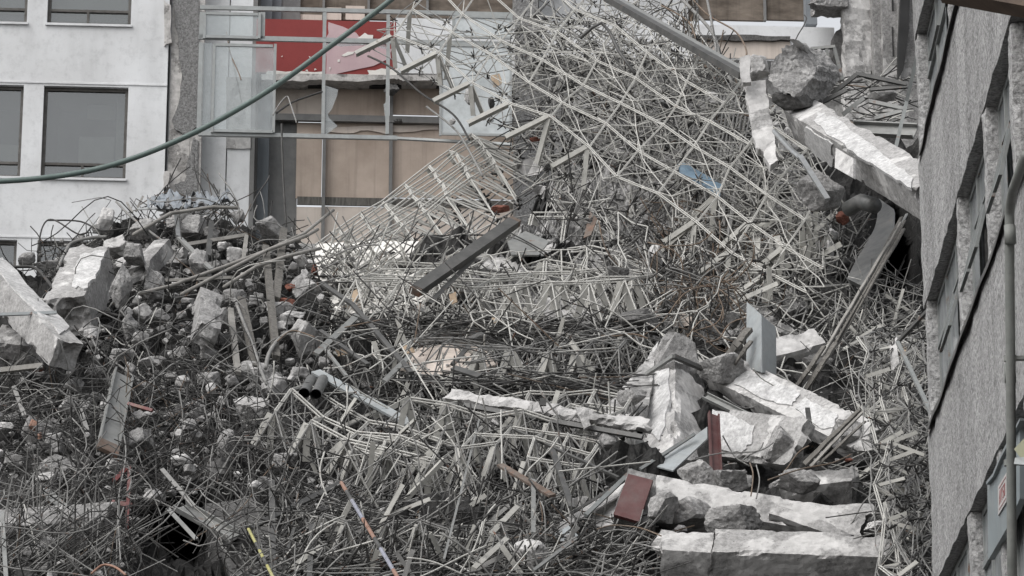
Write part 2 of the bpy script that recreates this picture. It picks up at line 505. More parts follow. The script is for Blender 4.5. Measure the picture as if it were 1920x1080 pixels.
ICO = {}
def ico(sub):
    if sub not in ICO:
        bm = bmesh.new()
        bmesh.ops.create_icosphere(bm, subdivisions=sub, radius=1)
        ICO[sub] = ([v.co.copy() for v in bm.verts], [tuple(v.index for v in f.verts) for f in bm.faces])
        bm.free()
    return ICO[sub]
def rock(mb, c, sx, sy, sz, seed, sub=3, rough=0.10, cuts=7, rot=None):
    vs, fs = ico(sub)
    rr = random.Random(seed)
    planes = []
    B = Matrix.Rotation(rr.uniform(0, 6.28), 3, V((rr.gauss(0, 1), rr.gauss(0, 1), rr.gauss(0, 1))).normalized())
    for ax in range(3):                                   # a skewed block first, then broken corners
        for sg_ in (-1, 1):
            n = V((rr.gauss(0, .16), rr.gauss(0, .16), rr.gauss(0, .16))); n[ax] += sg_
            planes.append((B @ n.normalized(), rr.uniform(0.42, 0.66)))
    for _ in range(cuts):
        planes.append((V((rr.gauss(0, 1), rr.gauss(0, 1), rr.gauss(0, 1))).normalized(), rr.uniform(0.55, 0.80)))
    off = V((rr.uniform(0, 50), rr.uniform(0, 50), rr.uniform(0, 50)))
    out = []
    for v in vs:
        k = min([1.0] + [d / max(1e-6, v.dot(n)) for n, d in planes if v.dot(n) > 1e-6])
        p = v * k * 1.22
        p += v * (rough * 0.55 * fbm(p + off, 1.7, 5) + rough * 0.5 * noise.noise((p + off) * 6) + rough * 0.35 * noise.noise((p + off) * 13))
        out.append(V(c) + V((p.x * sx, p.y * sy, p.z * sz)))
    mb.add(out, fs)
def rock_px(name, mat, px, py, w, h, Y=None, label=None, seed=None, group=None, sub=3, cuts=7, rough=0.10, rot=None, cat='rubble'):
    Y = surf(px, py) if Y is None else Y
    s = mpp(px, py, Y)
    mb = MB()
    rock(mb, at(px, py, Y), w * s * 0.62, (w + h) * s * 0.30, h * s * 0.62, RN.randrange(10 ** 6) if seed is None else seed, sub, rough, cuts, rot)
    return tag(mb.build(name, mat), label, cat, group)

def slab(mb, pts, thick, back=None):
    """pts = [(px, py, Y)...] clockwise outline as seen; extruded away from the camera"""
    P = [at(*p) for p in pts]
    n = V((0, 0, 0))
    for i in range(len(P)):
        n += P[i].cross(P[(i + 1) % len(P)])
    n.normalize()
    if n.dot(CAM - P[0]) > 0: n = -n
    if back is not None: n = V(back).normalized()
    Q = [p + n * thick for p in P]
    k = len(P)
    fs = [tuple(range(k)), tuple(range(2 * k - 1, k - 1, -1))]
    fs += [(i, k + i, k + (i + 1) % k, (i + 1) % k) for i in range(k)]
    mb.add(P + Q, fs)
def jag(pts, n=4, amp=3.0, seed=1):
    rr = random.Random(seed)
    out = []
    for i, p in enumerate(pts):
        q = pts[(i + 1) % len(pts)]
        for k in range(n):
            t_ = k / n
            a = amp if k else amp * 0.3
            out.append((p[0] + (q[0] - p[0]) * t_ + rr.uniform(-a, a), p[1] + (q[1] - p[1]) * t_ + rr.uniform(-a, a), p[2] + (q[2] - p[2]) * t_))
    return out
def slab_px(name, mat, pts, thick, label, cat='slab', jn=0, amp=2.5, group=None, rough=True, parent=None, back=None, namp=0.022, cell=0.11):
    mb = MB()
    slab(mb, jag(pts, jn, amp, len(pts) + int(pts[0][0])) if jn else pts, thick, back)
    o = mb.build(name, mat, parent)
    if rough and jn:
        bm = bmesh.new(); bm.from_mesh(o.data)
        bmesh.ops.triangulate(bm, faces=bm.faces)
        for _ in range(5):
            es = [e for e in bm.edges if e.calc_length() > cell]
            if not es: break
            bmesh.ops.subdivide_edges(bm, edges=es, cuts=1)
            bmesh.ops.triangulate(bm, faces=[f for f in bm.faces if len(f.verts) > 3])
        for v in bm.verts:
            q = v.co * 3.5 + o.location
            v.co += V((noise.noise(q), noise.noise(q + V((7, 0, 0))), noise.noise(q + V((0, 7, 0))))) * namp + V((noise.noise(q * 4), noise.noise(q * 4 + V((7, 0, 0))), noise.noise(q * 4 + V((0, 7, 0))))) * namp * 0.5
        bm.normal_update()
        bm.to_mesh(o.data); bm.free()
    return tag(o, label, cat, group) if label else o
def bar_px(name, mat, A, B, wpx, hpx, label, cat='steel bar', shape='bar', up=None, t=0.012, group=None, parent=None):
    a, b = at(*A), at(*B)
    s = mpp((A[0] + B[0]) / 2, (A[1] + B[1]) / 2, (A[2] + B[2]) / 2)
    mb = MB()
    if shape == 'bar': mb.bar(a, b, wpx * s, hpx * s, up)
    elif shape == 'angle': mb.angle(a, b, wpx * s, t, up)
    elif shape == 'channel': mb.channel(a, b, wpx * s, hpx * s, t, up)
    o = mb.build(name, mat, parent)
    return tag(o, label, cat, group) if label else o
def tube_px(name, mat, pts, rpx, label, cat='pipe', n=8, smooth=True, group=None, parent=None):
    P = [at(*p) for p in pts]
    s = mpp(pts[0][0], pts[0][1], pts[0][2])
    mb = MB(); mb.tube(P, rpx * s, n)
    o = mb.build(name, mat, parent, smooth)
    return tag(o, label, cat, group) if label else o
def smooth_path(pts, k=6):
    out = []
    n = len(pts)
    for i in range(n - 1):
        p0, p1, p2, p3 = (V(pts[max(i - 1, 0)]), V(pts[i]), V(pts[i + 1]), V(pts[min(i + 2, n - 1)]))
        for j in range(k):
            t_ = j / k
            out.append(0.5 * ((2 * p1) + (p2 - p0) * t_ + (2 * p0 - 5 * p1 + 4 * p2 - p3) * t_ * t_ + (3 * p1 - p0 - 3 * p2 + p3) * t_ ** 3))
    out.append(V(pts[-1]))
    return out

# ================================================================== SETTING
mb = MB()
mb.box((-150, -20, -0.2), (300, 0, 0), (0, 320, 0), (0, 0, 0.2))
tag(mb.build('ground', M['ground'], loc=(0, 0, 0)), kind='structure')

# ---- the rubble mound under everything
CONT = [(-400, 500), (0, 500), (60, 500), (110, 478), (180, 445), (250, 415), (330, 398), (430, 408), (520, 430), (600, 462), (700, 470), (850, 462),
        (930, 458), (985, 420), (1030, 330), (1070, 250), (1120, 220), (1220, 200), (1330, 190), (1420, 200), (1520, 225), (1640, 245), (1760, 290)]
def contour(px):
    for (a, b), (c, d) in zip(CONT, CONT[1:]):
        if px <= c: return b + (d - b) * (px - a) / (c - a)
    return CONT[-1][1]
mb = MB()
cols, rows = 260, 170
grid = []
for i in range(cols + 1):
    px = -400 + 2160 * i / cols
    top = contour(px)
    colv = []
    for j in range(rows + 1):
        py = 1420 + (top - 1420) * j / rows
        Y = surf(px, py) + 1.1
        for (hx, hy, hw, hh, hd) in ((1674, 520, 36, 85, 7.0), (340, 1030, 70, 60, 5.0), (620, 1010, 120, 60, 1.0), (1280, 870, 60, 30, 0.8)):
            Y += hd * math.exp(-((px - hx) / hw) ** 2 - ((py - hy) / hh) ** 2)
        p = at(px, py, Y)
        q = V((p.x, p.y, p.z))
        f = fbm(q, 0.55, 3) * 0.40 + fbm(q, 1.9, 4) * 0.30 + noise.noise(q * 5) * 0.10
        p += V((0, -0.75, 0.66)) * f
        colv.append(p)
    pt = colv[-1]
    colv.append(pt + V((0, 2.0, -0.6)))
    colv.append(pt + V((0, 4.5, -5)))
    colv.append(V((pt.x, pt.y + 5, 0.02)))
    p0 = colv[0]
    colv.insert(0, V((p0.x, p0.y - 6, 0.02)))
    grid.append(colv)
nr = len(grid[0])
for c in grid: mb.v += [tuple(p) for p in c]
for i in range(cols):
    for j in range(nr - 1):
        a = i * nr + j
        mb.f.append((a, a + nr, a + nr + 1, a + 1)); mb.m.append(0)
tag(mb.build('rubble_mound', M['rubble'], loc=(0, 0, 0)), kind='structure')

mb = MB()
CC, RR = 130, 100
for i in range(CC + 1):
    px = 900 + 660 * i / CC
    top = contour(px) + 6
    for j in range(RR + 1):
        py = 660 + (top - 660) * j / RR
        e = min(1, i / 12, (CC - i) / 12, j / 14)
        p = at(px, py, surf(px, py) + 1.55 - 0.85 * e)
        f = fbm(p, 0.8, 3) * 0.30 + fbm(p, 2.6, 4) * 0.25
        mb.v.append(tuple(p + V((0, -0.75, 0.66)) * f))
for i in range(CC):
    for j in range(RR):
        a = i * (RR + 1) + j; mb.f.append((a, a + RR + 1, a + RR + 2, a + 1)); mb.m.append(0)
tag(mb.build('dust_slope', M['dust'], loc=(0, 0, 0)), kind='structure')

# ---- far facades : local frame a (along), z, off (towards the camera)
KF = 0.07
FE = V((1, KF, 0)).normalized()
FN = V((KF, -1, 0)).normalized()
FO = V((0, 64, 0))
def fac(px, py, off=0.0):
    d = ray(px, py)
    o = FO + FN * off
    k = (o - CAM).dot(FN) / d.dot(FN)
    p = CAM + d * k
    return (p - FO).dot(FE), p.z
def fpt(a, z, off): return FO + FE * a + FN * off + V((0, 0, z))
def fbox(mb, a0, a1, z0, z1, o0, o1):
    mb.box(fpt(a0, z0, o0), FE * (a1 - a0), V((0, 0, z1 - z0)), FN * (o1 - o0))
def frect(mb, x0, y0, x1, y1, o0, o1, ref=None):
    """pixel rectangle at offset o1 (its front)"""
    ym = (y0 + y1) / 2
    a0, _ = fac(x0, ym, o1); a1, _ = fac(x1, ym, o1)
    _, z1 = fac((x0 + x1) / 2, y0, o1); _, z0 = fac((x0 + x1) / 2, y1, o1)
    fbox(mb, a0, a1, z0, z1, o0, o1)
def fpoly(mb, pts, o0, o1):
    P = [fpt(*fac(x, y, o1), o1) for x, y in pts]
    Q = [p + FN * (o0 - o1) for p in P]
    k = len(P)
    mb.add(P + Q, [tuple(range(k)), tuple(range(2 * k - 1, k - 1, -1))] + [(i, k + i, k + (i + 1) % k, (i + 1) % k) for i in range(k)])
def jag2(pts, n, amp, seed):
    return [(p[0], p[1]) for p in jag([(x, y, 0) for x, y in pts], n, amp, seed)]
def wall_holes(mb, a0, a1, z0, z1, holes, o0, o1):
    As = sorted({a0, a1, *[h[0] for h in holes], *[h[1] for h in holes]})
    Zs = sorted({z0, z1, *[h[2] for h in holes], *[h[3] for h in holes]})
    As = [a for a in As if a0 <= a <= a1]; Zs = [z for z in Zs if z0 <= z <= z1]
    for i in range(len(As) - 1):
        for j in range(len(Zs) - 1):
            ca, cz = (As[i] + As[i + 1]) / 2, (Zs[j] + Zs[j + 1]) / 2
            if any(h[0] < ca < h[1] and h[2] < cz < h[3] for h in holes): continue
            fbox(mb, As[i], As[i + 1], Zs[j], Zs[j + 1], o0, o1)

# ---- white office building on the left
wins_px = []
for (xa, xb) in ((-118, 41), (79, 238), (-330, -158)):
    for k, (yt, yb) in enumerate(((162, 334), (-128, 45), (452, 625), (742, 915))):
        dx = (3, 5, 0, -3)[k] * 0 + {0: 0, 1: 5, 2: -8, 3: -14}[k]
        wins_px.append((xa + (dx if xa > 0 else dx), xb + dx, yt, yb))
base_a0, base_a1 = fac(-640, 300)[0], fac(309, 300)[0]
wb = thing('office_building', 'white painted office block with dark framed windows standing behind the left heap', 'building', fpt((base_a0 + base_a1) / 2, 0, -2))
holes = []
ref = {}
for xa, xb, yt, yb in wins_px:
    # one true column of equal windows: take a from the middle row
    a0, a1 = fac(xa - {162: 0, -128: 5, 452: -8, 742: -14}[yt], 250)[0], fac(xb - {162: 0, -128: 5, 452: -8, 742: -14}[yt], 250)[0]
    zt, zb = fac(150, yt)[1], fac(150, yb)[1]
    holes.append((a0, a1, zb, zt))
mb = MB(); wall_holes(mb, base_a0, base_a1, 0, 30, holes, -0.35, 0.0)
mb.build('wall', M['white_wall'], wb)
mb = MB()
fbox(mb, base_a0, base_a1, 0, 30, -4.2, -4.0)
for z in sorted({h[2] - 0.5 for h in holes}): fbox(mb, base_a0, base_a1, z - 0.2, z, -3.99, -0.36)
for a in sorted({(h[0], h[1]) for h in holes}): fbox(mb, a[1] + 0.35, a[1] + 0.45, 0, 30, -3.99, -0.36)
fbox(mb, base_a1 - 0.2, base_a1 - 0.002, 0, 30, -3.99, -0.355)
mb.build('interior', M['room'], wb)
mb = MB()
for hz in sorted({h[3] for h in holes}):                       # shallow joints / ledges of the bands
    fbox(mb, base_a0, base_a1 - 0.01, hz + 0.05, hz + 0.085, 0.001, 0.018)
mb.build('ledge', M['white_wall'], wb)
for hi, (a0, a1, z0, z1) in enumerate(holes):
    wn = MB(); T_ = 0.07
    o0, o1 = -0.22, -0.12
    for r in ((a0, a0 + T_, z0, z1), (a1 - T_, a1, z0, z1), (a0 + T_, a1 - T_, z0, z0 + T_), (a0 + T_, a1 - T_, z1 - T_, z1)):
        fbox(wn, *r, o0, o1)
    zt = z0 + 0.32
    fbox(wn, a0 + T_, a1 - T_, zt, zt + 0.055, o0, o1 + 0.004)
    am = a0 + (a1 - a0) * 0.47
    fbox(wn, am, am + 0.05, z0 + T_, zt, o0, o1 + 0.004)
    wo = wn.build('window', M['frame_brown'], wb)
    p = MB()
    fbox(p, a0 + T_, a1 - T_, zt + 0.055, z1 - T_, -0.18, -0.17)
    fbox(p, a0 + T_, am, z0 + T_, zt, -0.18, -0.17)
    fbox(p, am + 0.05, a1 - T_, z0 + T_, zt, -0.18, -0.17)
    p.build('pane', M['glass_dark'], wo)
    s_ = MB()
    fbox(s_, a0 - 0.03, a1 + 0.03, z0 - 0.05, z0, 0.0, 0.05)
    s_.build('sill', M['white_wall'], wo)
    if hi == 5:   # upper window with a drawn blind
        q = MB(); fbox(q, a0 + T_, a1 - T_, z0 + T_, z1, -0.40, -0.37); q.build('blind', M['blind'], wo)
    elif hi in (0, 1):
        q = MB(); fbox(q, a1 - 1.3, a1 - 0.08, z0 + 0.4, z0 + 0.9, -0.62, -0.58); q.build('cabinet', M['blind'], wo)
    elif hi == 4:
        q = MB(); fbox(q, a1 - 0.26, a1 - T_, z0 + 0.4, z1 - T_, -0.5, -0.47); q.build('blind', M['blind'], wo)
        q = MB(); fbox(q, a0 + 0.75, a1 - 0.3, z0 + 0.40, z1 - 0.95, -0.62, -0.58)
        q.build('partition', M['blind'], wo)
        q = MB(); fbox(q, a0 + 0.9, a1 - 0.3, z1 - 0.55, z1 - 0.22, -0.62, -0.58); q.build('partition', M['blind'], wo)

# ---- damaged building in the middle
db = thing('damaged_building', 'torn open building with red band, tan boarded bays and bare piers behind the rod heap', 'building', fpt(3, 0, -3))
OB = -0.5
mb = MB()
frect(mb, 312, -120, 352, 900, OB - 0.5, -0.1); mb.build('pier', M['old_plaster'], db)
mb = MB(); frect(mb, 352.5, -120, 374, 900, OB - 0.5, -0.1); mb.build('pier', M['old_plaster'], db)
mb = MB(); fpoly(mb, jag2([(319, -40), (371, -40), (371, 150), (370, 236), (352, 252), (330, 244), (322, 225), (338, 180), (342, 140), (335, 110), (332, 60), (327, 20)], 3, 2.2, 5), -0.098, -0.05)
mb.build('plaster_patch', M['plaster_grey'], db)
mb = MB(); fpoly(mb, jag2([(362, 258), (371, 262), (371, 420), (330, 420), (328, 345), (346, 340), (352, 300)], 3, 2, 6), -0.098, -0.06)
mb.build('plaster_patch', M['plaster_grey'], db)
mb = MB(); fpoly(mb, jag2([(308, 0), (320, 10), (322, 80), (308, 86)], 3, 2, 9), -0.098, 0.05); mb.build('broken_edge', M['old_plaster'], db); mb = MB()
fpoly(mb, jag2([(308, 322), (318, 320), (317, 350), (306, 352)], 3, 2, 10), -0.098, 0.05)
mb.build('broken_edge', M['old_plaster'], db)
mb = MB(); frect(mb, 374.5, -120, 421, 900, OB - 0.8, OB); mb.build('pier', M['white_wall'], db)
mb = MB(); frect(mb, 423, -120, 466, 900, OB - 0.8, OB - 0.03); mb.build('pier', M['white_wall'], db)
mb = MB(); frect(mb, 421.1, -120, 422.9, 900, OB - 0.8, OB - 0.06); frect(mb, 466.2, -120, 475, 900, OB - 0.8, OB - 0.02); mb.build('joint', M['mullion'], db)
mb = MB(); fpoly(mb, jag2([(424, 145), (470, 145), (470, 278), (424, 278)], 3, 1, 4), OB - 0.029, OB + 0.004); mb.build('plaster_patch', M['con_mid'], db)
mb = MB(); frect(mb, 476, -120, 480, 900, OB - 0.6, OB + 0.02); mb.build('mullion', M['void'], db)
mb = MB(); frect(mb, 480.2, -120, 502, 900, OB - 0.8, OB - 0.25); mb.build('door_leaf', M['slate'], db)
mb = MB(); frect(mb, 502.5, -120, 556, 900, OB - 1.2, OB - 0.5); mb.build('door_leaf', M['mullion'], db)
# tan boarded bays
for (x0, x1, y0, y1, mt) in ((557, 602, 152, 217, 'tan_light'), (606, 728, 152, 217, 'tan'), (733, 960, 152, 217, 'tan'), (557, 602, 230, 372, 'tan'), (606, 728, 230, 372, 'tan'), (733, 980, 230, 372, 'tan'),
                              (557, 602, 388, 460, 'tan_light'), (606, 728, 388, 460, 'tan_light'), (733, 980, 388, 460, 'tan_light'), (515, 556.5, 152, 217, 'tan_light')):
    mb = MB(); frect(mb, x0 - 1.5, y0, x1 + 1.5, y1, OB - 0.45, OB - 0.42); mb.build('tan_board', M[mt], db)
mb = MB(); fpoly(mb, jag2([(610, 238), (728, 236), (728, 252), (690, 244), (650, 250), (610, 246)], 3, 1.5, 8), OB - 0.4, OB - 0.39)
fpoly(mb, jag2([(735, 235), (822, 233), (822, 243), (780, 246), (735, 248)], 3, 1.5, 9), OB - 0.4, OB - 0.39)
mb.build('torn_paper', M['tan_light'], db)
mb = MB(); frect(mb, 557, 372.5, 980, 387.5, OB - 0.45, OB - 0.4); mb.build('rail', M['wood_dark'], db)
for x in (603.7, 730.3):
    mb = MB(); frect(mb, x - 3.2, 152, x + 3.2, 900, OB - 0.4, OB - 0.3); mb.build('mullion', M['mullion'], db)
mb = MB(); frect(mb, 515, 217.5, 985, 229.5, OB - 0.4, OB - 0.28); mb.build('rail', M['mullion'], db)
mb = MB(); frect(mb, 556, 460.5, 1000, 900, OB - 0.9, OB - 0.05); mb.build('lower_wall', M['con_white'], db)
# red band, slab edge, gap
mb = MB(); frect(mb, 480, 38, 742, 138, OB - 0.4, OB + 0.1); mb.build('red_band', M['red'], db)
mb = MB(); frect(mb, 742.3, 36, 965, 139, OB - 0.4, OB + 0.1); mb.build('white_band', M['white_wall'], db)
mb = MB()
fpoly(mb, jag2([(616, 42), (668, 62), (690, 84), (735, 92), (733, 108), (700, 124), (640, 137), (612, 139), (611, 84), (616, 62)], 2, 2.5, 7), OB + 0.101, OB + 0.115)
mb.build('faded_patch', M['pink'], db)
for pp in ([(640, 104), (652, 97), (664, 97), (662, 101), (645, 106)], [(633, 112), (637, 111), (637, 116), (633, 116)], [(617, 126), (620, 126), (619, 132)], [(527, 106), (530, 104), (529, 107)], [(579, 105), (583, 107), (580, 108)],
           jag2([(670, 72), (684, 62), (700, 66), (694, 80), (678, 84)], 2, 2, 3), jag2([(500, 133), (606, 134), (606, 140), (500, 140)], 6, 1.6, 33), [(504, 74), (511, 72), (514, 75), (506, 77)], [(600, 74), (606, 71), (606, 76)], [(572, 132), (576, 130), (578, 134)], [(590, 128), (594, 130), (589, 132)]):
    mb = MB(); fpoly(mb, pp, OB + 0.1155, OB + 0.125); mb.build('chipped_plaster', M['chip'], db)
mb = MB(); fpoly(mb, jag2([(690, 132), (745, 128), (745, 141), (690, 141)], 4, 2.5, 31), OB + 0.101, OB + 0.11); mb.build('chipped_plaster', M['chip'], db)
mb = MB(); fpoly(mb, jag2([(490, 139), (965, 140), (965, 150), (760, 152), (740, 147), (670, 153), (600, 149), (560, 152), (490, 150)], 6, 1.5, 12), OB - 0.6, OB + 0.14); mb.build('slab_edge', M['old_plaster'], db)
mb = MB(); fpoly(mb, jag2([(510, 152.5), (590, 152), (604, 146), (612, 152.5), (700, 154), (965, 153), (965, 161), (560, 160), (510, 158)], 5, 1, 13), OB - 0.55, OB - 0.2); mb.build('gap', M['void'], db)
rk = MB(); rock(rk, fpt(*fac(735, 158, 0.0), OB + 0.1), 0.22, 0.15, 0.14, 44, 3, 0.2); rk.build('hanging_lump', M['con_dark'], db); rk = MB(); rock(rk, fpt(*fac(748, 216, 0.0), OB + 0.1), 0.13, 0.12, 0.06, 45, 3, 0.2)
rk.build('hanging_lump', M['con_dark'], db)
# windows of the upper storey, boarded from inside
for (x0, x1, mt) in ((530, 606, 'brown_board'), (610, 690, 'brown_board'), (694, 800, 'brown_board'), (804, 965, 'brown_board'), (1290, 1304, 'brown_board'), (1308, 1430, 'brown_board'), (1436, 1508, 'brown_board')):
    mb = MB(); frect(mb, x0, -140, x1, 37, OB - 0.7, OB - 0.6); mb.build('window_board', M[mt], db)
for x in (608, 692, 802, 1306, 1433):
    mb = MB(); frect(mb, x - 2.2, -140, x + 2.2, 38, OB - 0.62, OB - 0.5); mb.build('mullion', M['mullion'], db)
mb = MB(); frect(mb, 508, -140, 529, 37, OB - 0.7, OB - 0.45); mb.build('mullion', M['slate'], db); mb = MB(); frect(mb, 1509, -140, 1530, 45, OB - 0.6, OB - 0.3); mb.build('mullion', M['slate'], db)
mb = MB(); frect(mb, 612, 14, 640, 37, OB - 0.58, OB - 0.55); frect(mb, 648, 11, 684, 37, OB - 0.58, OB - 0.55); frect(mb, 545, 27, 604, 37, OB - 0.58, OB - 0.55)
mb.build('torn_paper', M['tan_light'], db)
# right half behind the rods
mb = MB(); frect(mb, 966, -140, 1010, 900, OB - 0.6, OB + 0.25); mb.build('pier', M['plaster_grey'], db)
mb = MB(); frect(mb, 1010.3, 45, 1565, 110, OB - 0.5, OB + 0.1); mb.build('white_band', M['white_wall'], db)
mb = MB(); frect(mb, 1010.3, -140, 1289, 44.6, OB - 0.6, OB - 0.3); mb.build('wall', M['cream_wall'], db)
mb = MB(); fpoly(mb, jag2([(1296, 66), (1400, 65), (1482, 68), (1482, 75), (1400, 76), (1296, 75)], 5, 1.3, 16), OB + 0.09, OB + 0.2); mb.build('broken_edge', M['con_dark'], db)
mb = MB(); frect(mb, 1300, 76, 1482, 109, OB + 0.101, OB + 0.12); mb.build('tan_board', M['tan_light'], db)
mb = MB(); frect(mb, 1010.3, 110.3, 1640, 900, OB - 0.8, OB - 0.4); mb.build('lower_wall', M['con_mid'], db)
mb = MB(); rough_box(mb, fpt(*fac(1608, 130, 0.4), 0.3), V((0, 0, 3.6)), FE * 0.30, FN * 0.3, 0.1, 0.05, 0.08, 0, 0, 5); mb.build('pier', M['con_white'], db)
mb = MB(); rough_box(mb, fpt(*fac(1558, 8, 0.4), 0.3), FE * 0.33, FN * 0.4, V((0, 0, 0.15)), 0.06, 0.03, 0.07, 0.2, 0.0, 6); mb.build('slab_stub', M['con_grey'], db)
mb = MB(); fpoly(mb, jag2([(1566, 60), (1588, 50), (1590, 120), (1572, 125), (1562, 90)], 3, 3, 15), OB + 0.1, 0.2); mb.build('broken_edge', M['con_dark'], db)

# grey building end behind the right corner
gb = thing('grey_building', 'weathered grey ribbed building end seen between rough pier and right building', 'building', at(1690, 200, 60).xy.to_3d())
mb = MB()
for (x0, x1, o0, o1) in ((1640, 1657, 0.5, 0.9), (1657.3, 1688, 0.4, 1.1), (1688.5, 1760, 0.5, 1.3)):
    frect(mb, x0, -160, x1, 420, o0 - 1.0, o1)
mb.build('wall', M['con_grey'], gb)
mb = MB(); fpoly(mb, [(1692, -60), (1708, -60), (1704, 60), (1694, 130), (1684, 150), (1684, 90)], 1.301, 1.45); mb.build('wall_opening', M['void'], gb)
mb = MB(); frect(mb, 1672, -20, 1675, 20, 1.101, 1.12); frect(mb, 1673, 50, 1675, 105, 1.101, 1.12); mb.build('crack', M['void'], gb)

# ---- glazed frame hanging in front of the damaged building
GO = 1.0
cw = thing('glazed_curtain_frame', 'grey aluminium window frame with dusty panes hanging in front of the red band', 'window frame', fpt(fac(660, 255, GO)[0], fac(660, 255, GO)[1], GO))
def fm(nm, x0, y0, x1, y1, d=0.07, o=GO, mt='frame_grey', par=None):
    m_ = MB(); hx, hy = (0, 0.9) if nm == 'rail' else (0.9, 0); frect(m_, x0 - hx, y0 - hy, x1 + hx, y1 + hy, o - d, o); return m_.build(nm, M[mt], par or cw)
fm('rail', 375, 17, 962, 22.5); fm('rail', 372, 72.5, 962, 79); fm('rail', 372, 251, 745, 256.5, 0.1); 
bar_px('bent_rail', M['frame_grey'], (735, 259, 63.3), (960, 271, 62.9), 5, 5, None, parent=cw)
fm('mullion', 374.5, 22.8, 380, 72.2); fm('mullion', 371.5, 79.3, 377.5, 250.7); fm('mullion', 490, 22.8, 496, 72.2); fm('mullion', 606, 22.8, 611, 72.2)
fm('mullion', 604.5, 79.3, 609, 250.7); fm('mullion', 725.5, 27, 730.5, 72.2); fm('mullion', 724.5, 79.3, 729.5, 250.7); fm('mullion', 604, 256.7, 605, 257)
def sash(x0, y0, x1, y1, t_, gm, o=GO + 0.05):
    s_ = MB()
    for r in ((x0, y0, x0 + t_, y1), (x1 - t_, y0, x1, y1), (x0 + t_, y0, x1 - t_, y0 + t_), (x0 + t_, y1 - t_, x1 - t_, y1)):
        frect(s_, *r, o - 0.05, o)
    so = s_.build('sash', M['frame_grey'], cw)
    p = MB(); frect(p, x0 + t_, y0 + t_, x1 - t_, y1 - t_, o - 0.03, o - 0.022); p.build('pane', M[gm], so)
sash(381, 23, 489, 71.5, 5, 'glass_clear'); sash(397, 82, 517, 248, 5, 'glass_clear')
sash(848, 29, 961, 71.5, 4.5, 'glass_frost'); sash(824, 83, 960, 254, 4.5, 'glass_frost')
mb = MB(); frect(mb, 378, 80, 396, 250, GO - 0.05, GO - 0.042); mb.build('pane', M['glass_clear'], cw)
mb = MB(); fpoly(mb, [(610, 160), (634, 168), (632, 180), (622, 205), (614, 215), (618, 222), (633, 236), (612, 252), (610, 252)], GO - 0.05, GO - 0.042)
mb.build('broken_pane', M['glass_clear'], cw); mb = MB()
fpoly(mb, [(610, 80), (724, 80), (724, 92), (690, 84), (640, 87), (612, 84)], GO - 0.05, GO - 0.042)
mb.build('broken_pane', M['glass_clear'], cw); mb = MB()
fpoly(mb, [(719, 196), (724, 190), (724, 250), (722, 220)], GO - 0.05, GO - 0.042)
mb.build('broken_pane', M['glass_clear'], cw)

# ---- stucco building on the right : frame s (=Y along the facade), z, off towards the street
X0 = 2.70
TPH = 310 / math.hypot(F, 1590)
RD = V((TPH, 1, 0)).normalized()
RNN = V((-1, TPH, 0)).normalized()
RO = V((X0, 0, 0))
def rf(px, py, off=0.0):
    d = ray(px, py); o = RO + RNN * off
    k = (o - CAM).dot(RNN) / d.dot(RNN)
    p = CAM + d * k
    return (p - RO).dot(RD), p.z
def rpt(s, z, off): return RO + RD * s + RNN * off + V((0, 0, z))
def rbox(mb, s0, s1, z0, z1, o0, o1):
    mb.box(rpt(s0, z0, o0), RD * (s1 - s0), V((0, 0, z1 - z0)), RNN * (o1 - o0))
SEND = rf(1730, 540)[0]
SNEAR = 16.0
z_sill = rf(1840, 540)[1]; z_head = rf(1850, 180)[1]; z_head0 = rf(1830, 930)[1]
STO = z_head - z_head0
z_sill2 = z_sill + STO
rb = thing('stucco_building', 'dark grey stucco building with recessed window bays along the right edge', 'building', rpt((SEND + SNEAR) / 2, 0, -2))
def stucco_band(z0, z1):
    m_ = MB()
    rough_box(m_, rpt((SEND + SNEAR) / 2, (z0 + z1) / 2, -0.15), RD * (SEND - SNEAR) / 2, V((0, 0, (z1 - z0) / 2)), RNN * 0.15, 0.10, 0.012, 0.02, 0, 0, z0)
    return m_.build('spandrel', M['stucco'], rb)
bands = [(z_head0 - 2 * STO, z_sill - 2 * STO), (z_head0 - STO, z_sill - STO), (z_head0, z_sill), (z_head, z_sill2), (z_head + STO, z_sill2 + STO)]
for z0, z1 in bands: stucco_band(z0, z1)
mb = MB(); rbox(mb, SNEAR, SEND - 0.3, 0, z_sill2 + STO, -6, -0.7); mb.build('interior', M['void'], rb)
mb = MB(); rbox(mb, SEND - 0.29, SEND - 0.05, 0, z_sill2 + STO, -6, -0.31); mb.build('end_wall', M['stucco_dark'], rb)
PIERS = [(rf(1745, 600)[0] - 0.02, SEND - 0.051), (rf(1810, 600)[0], rf(1797, 600)[0]), (rf(1868, 450)[0], rf(1848, 450)[0]), (rf(1921, 400)[0] - 1.5, rf(1899, 400)[0])]
PIERS[0] = (rf(1758, 600)[0], SEND - 0.051)
for (s0, s1) in PIERS:
    for (b0, b1) in zip(bands, bands[1:]):
        m_ = MB()
        rough_box(m_, rpt(s1 - 0.14, (b0[1] + b1[0]) / 2, -0.165), V((0, 0, (b1[0] - b0[1]) / 2 - 0.001)), RD * 0.14, RNN * 0.155, 0.05, 0.012, 0.03, 0, 0, s0 + b0[0])
        m_.build('pier', M['stucco_dark'], rb)
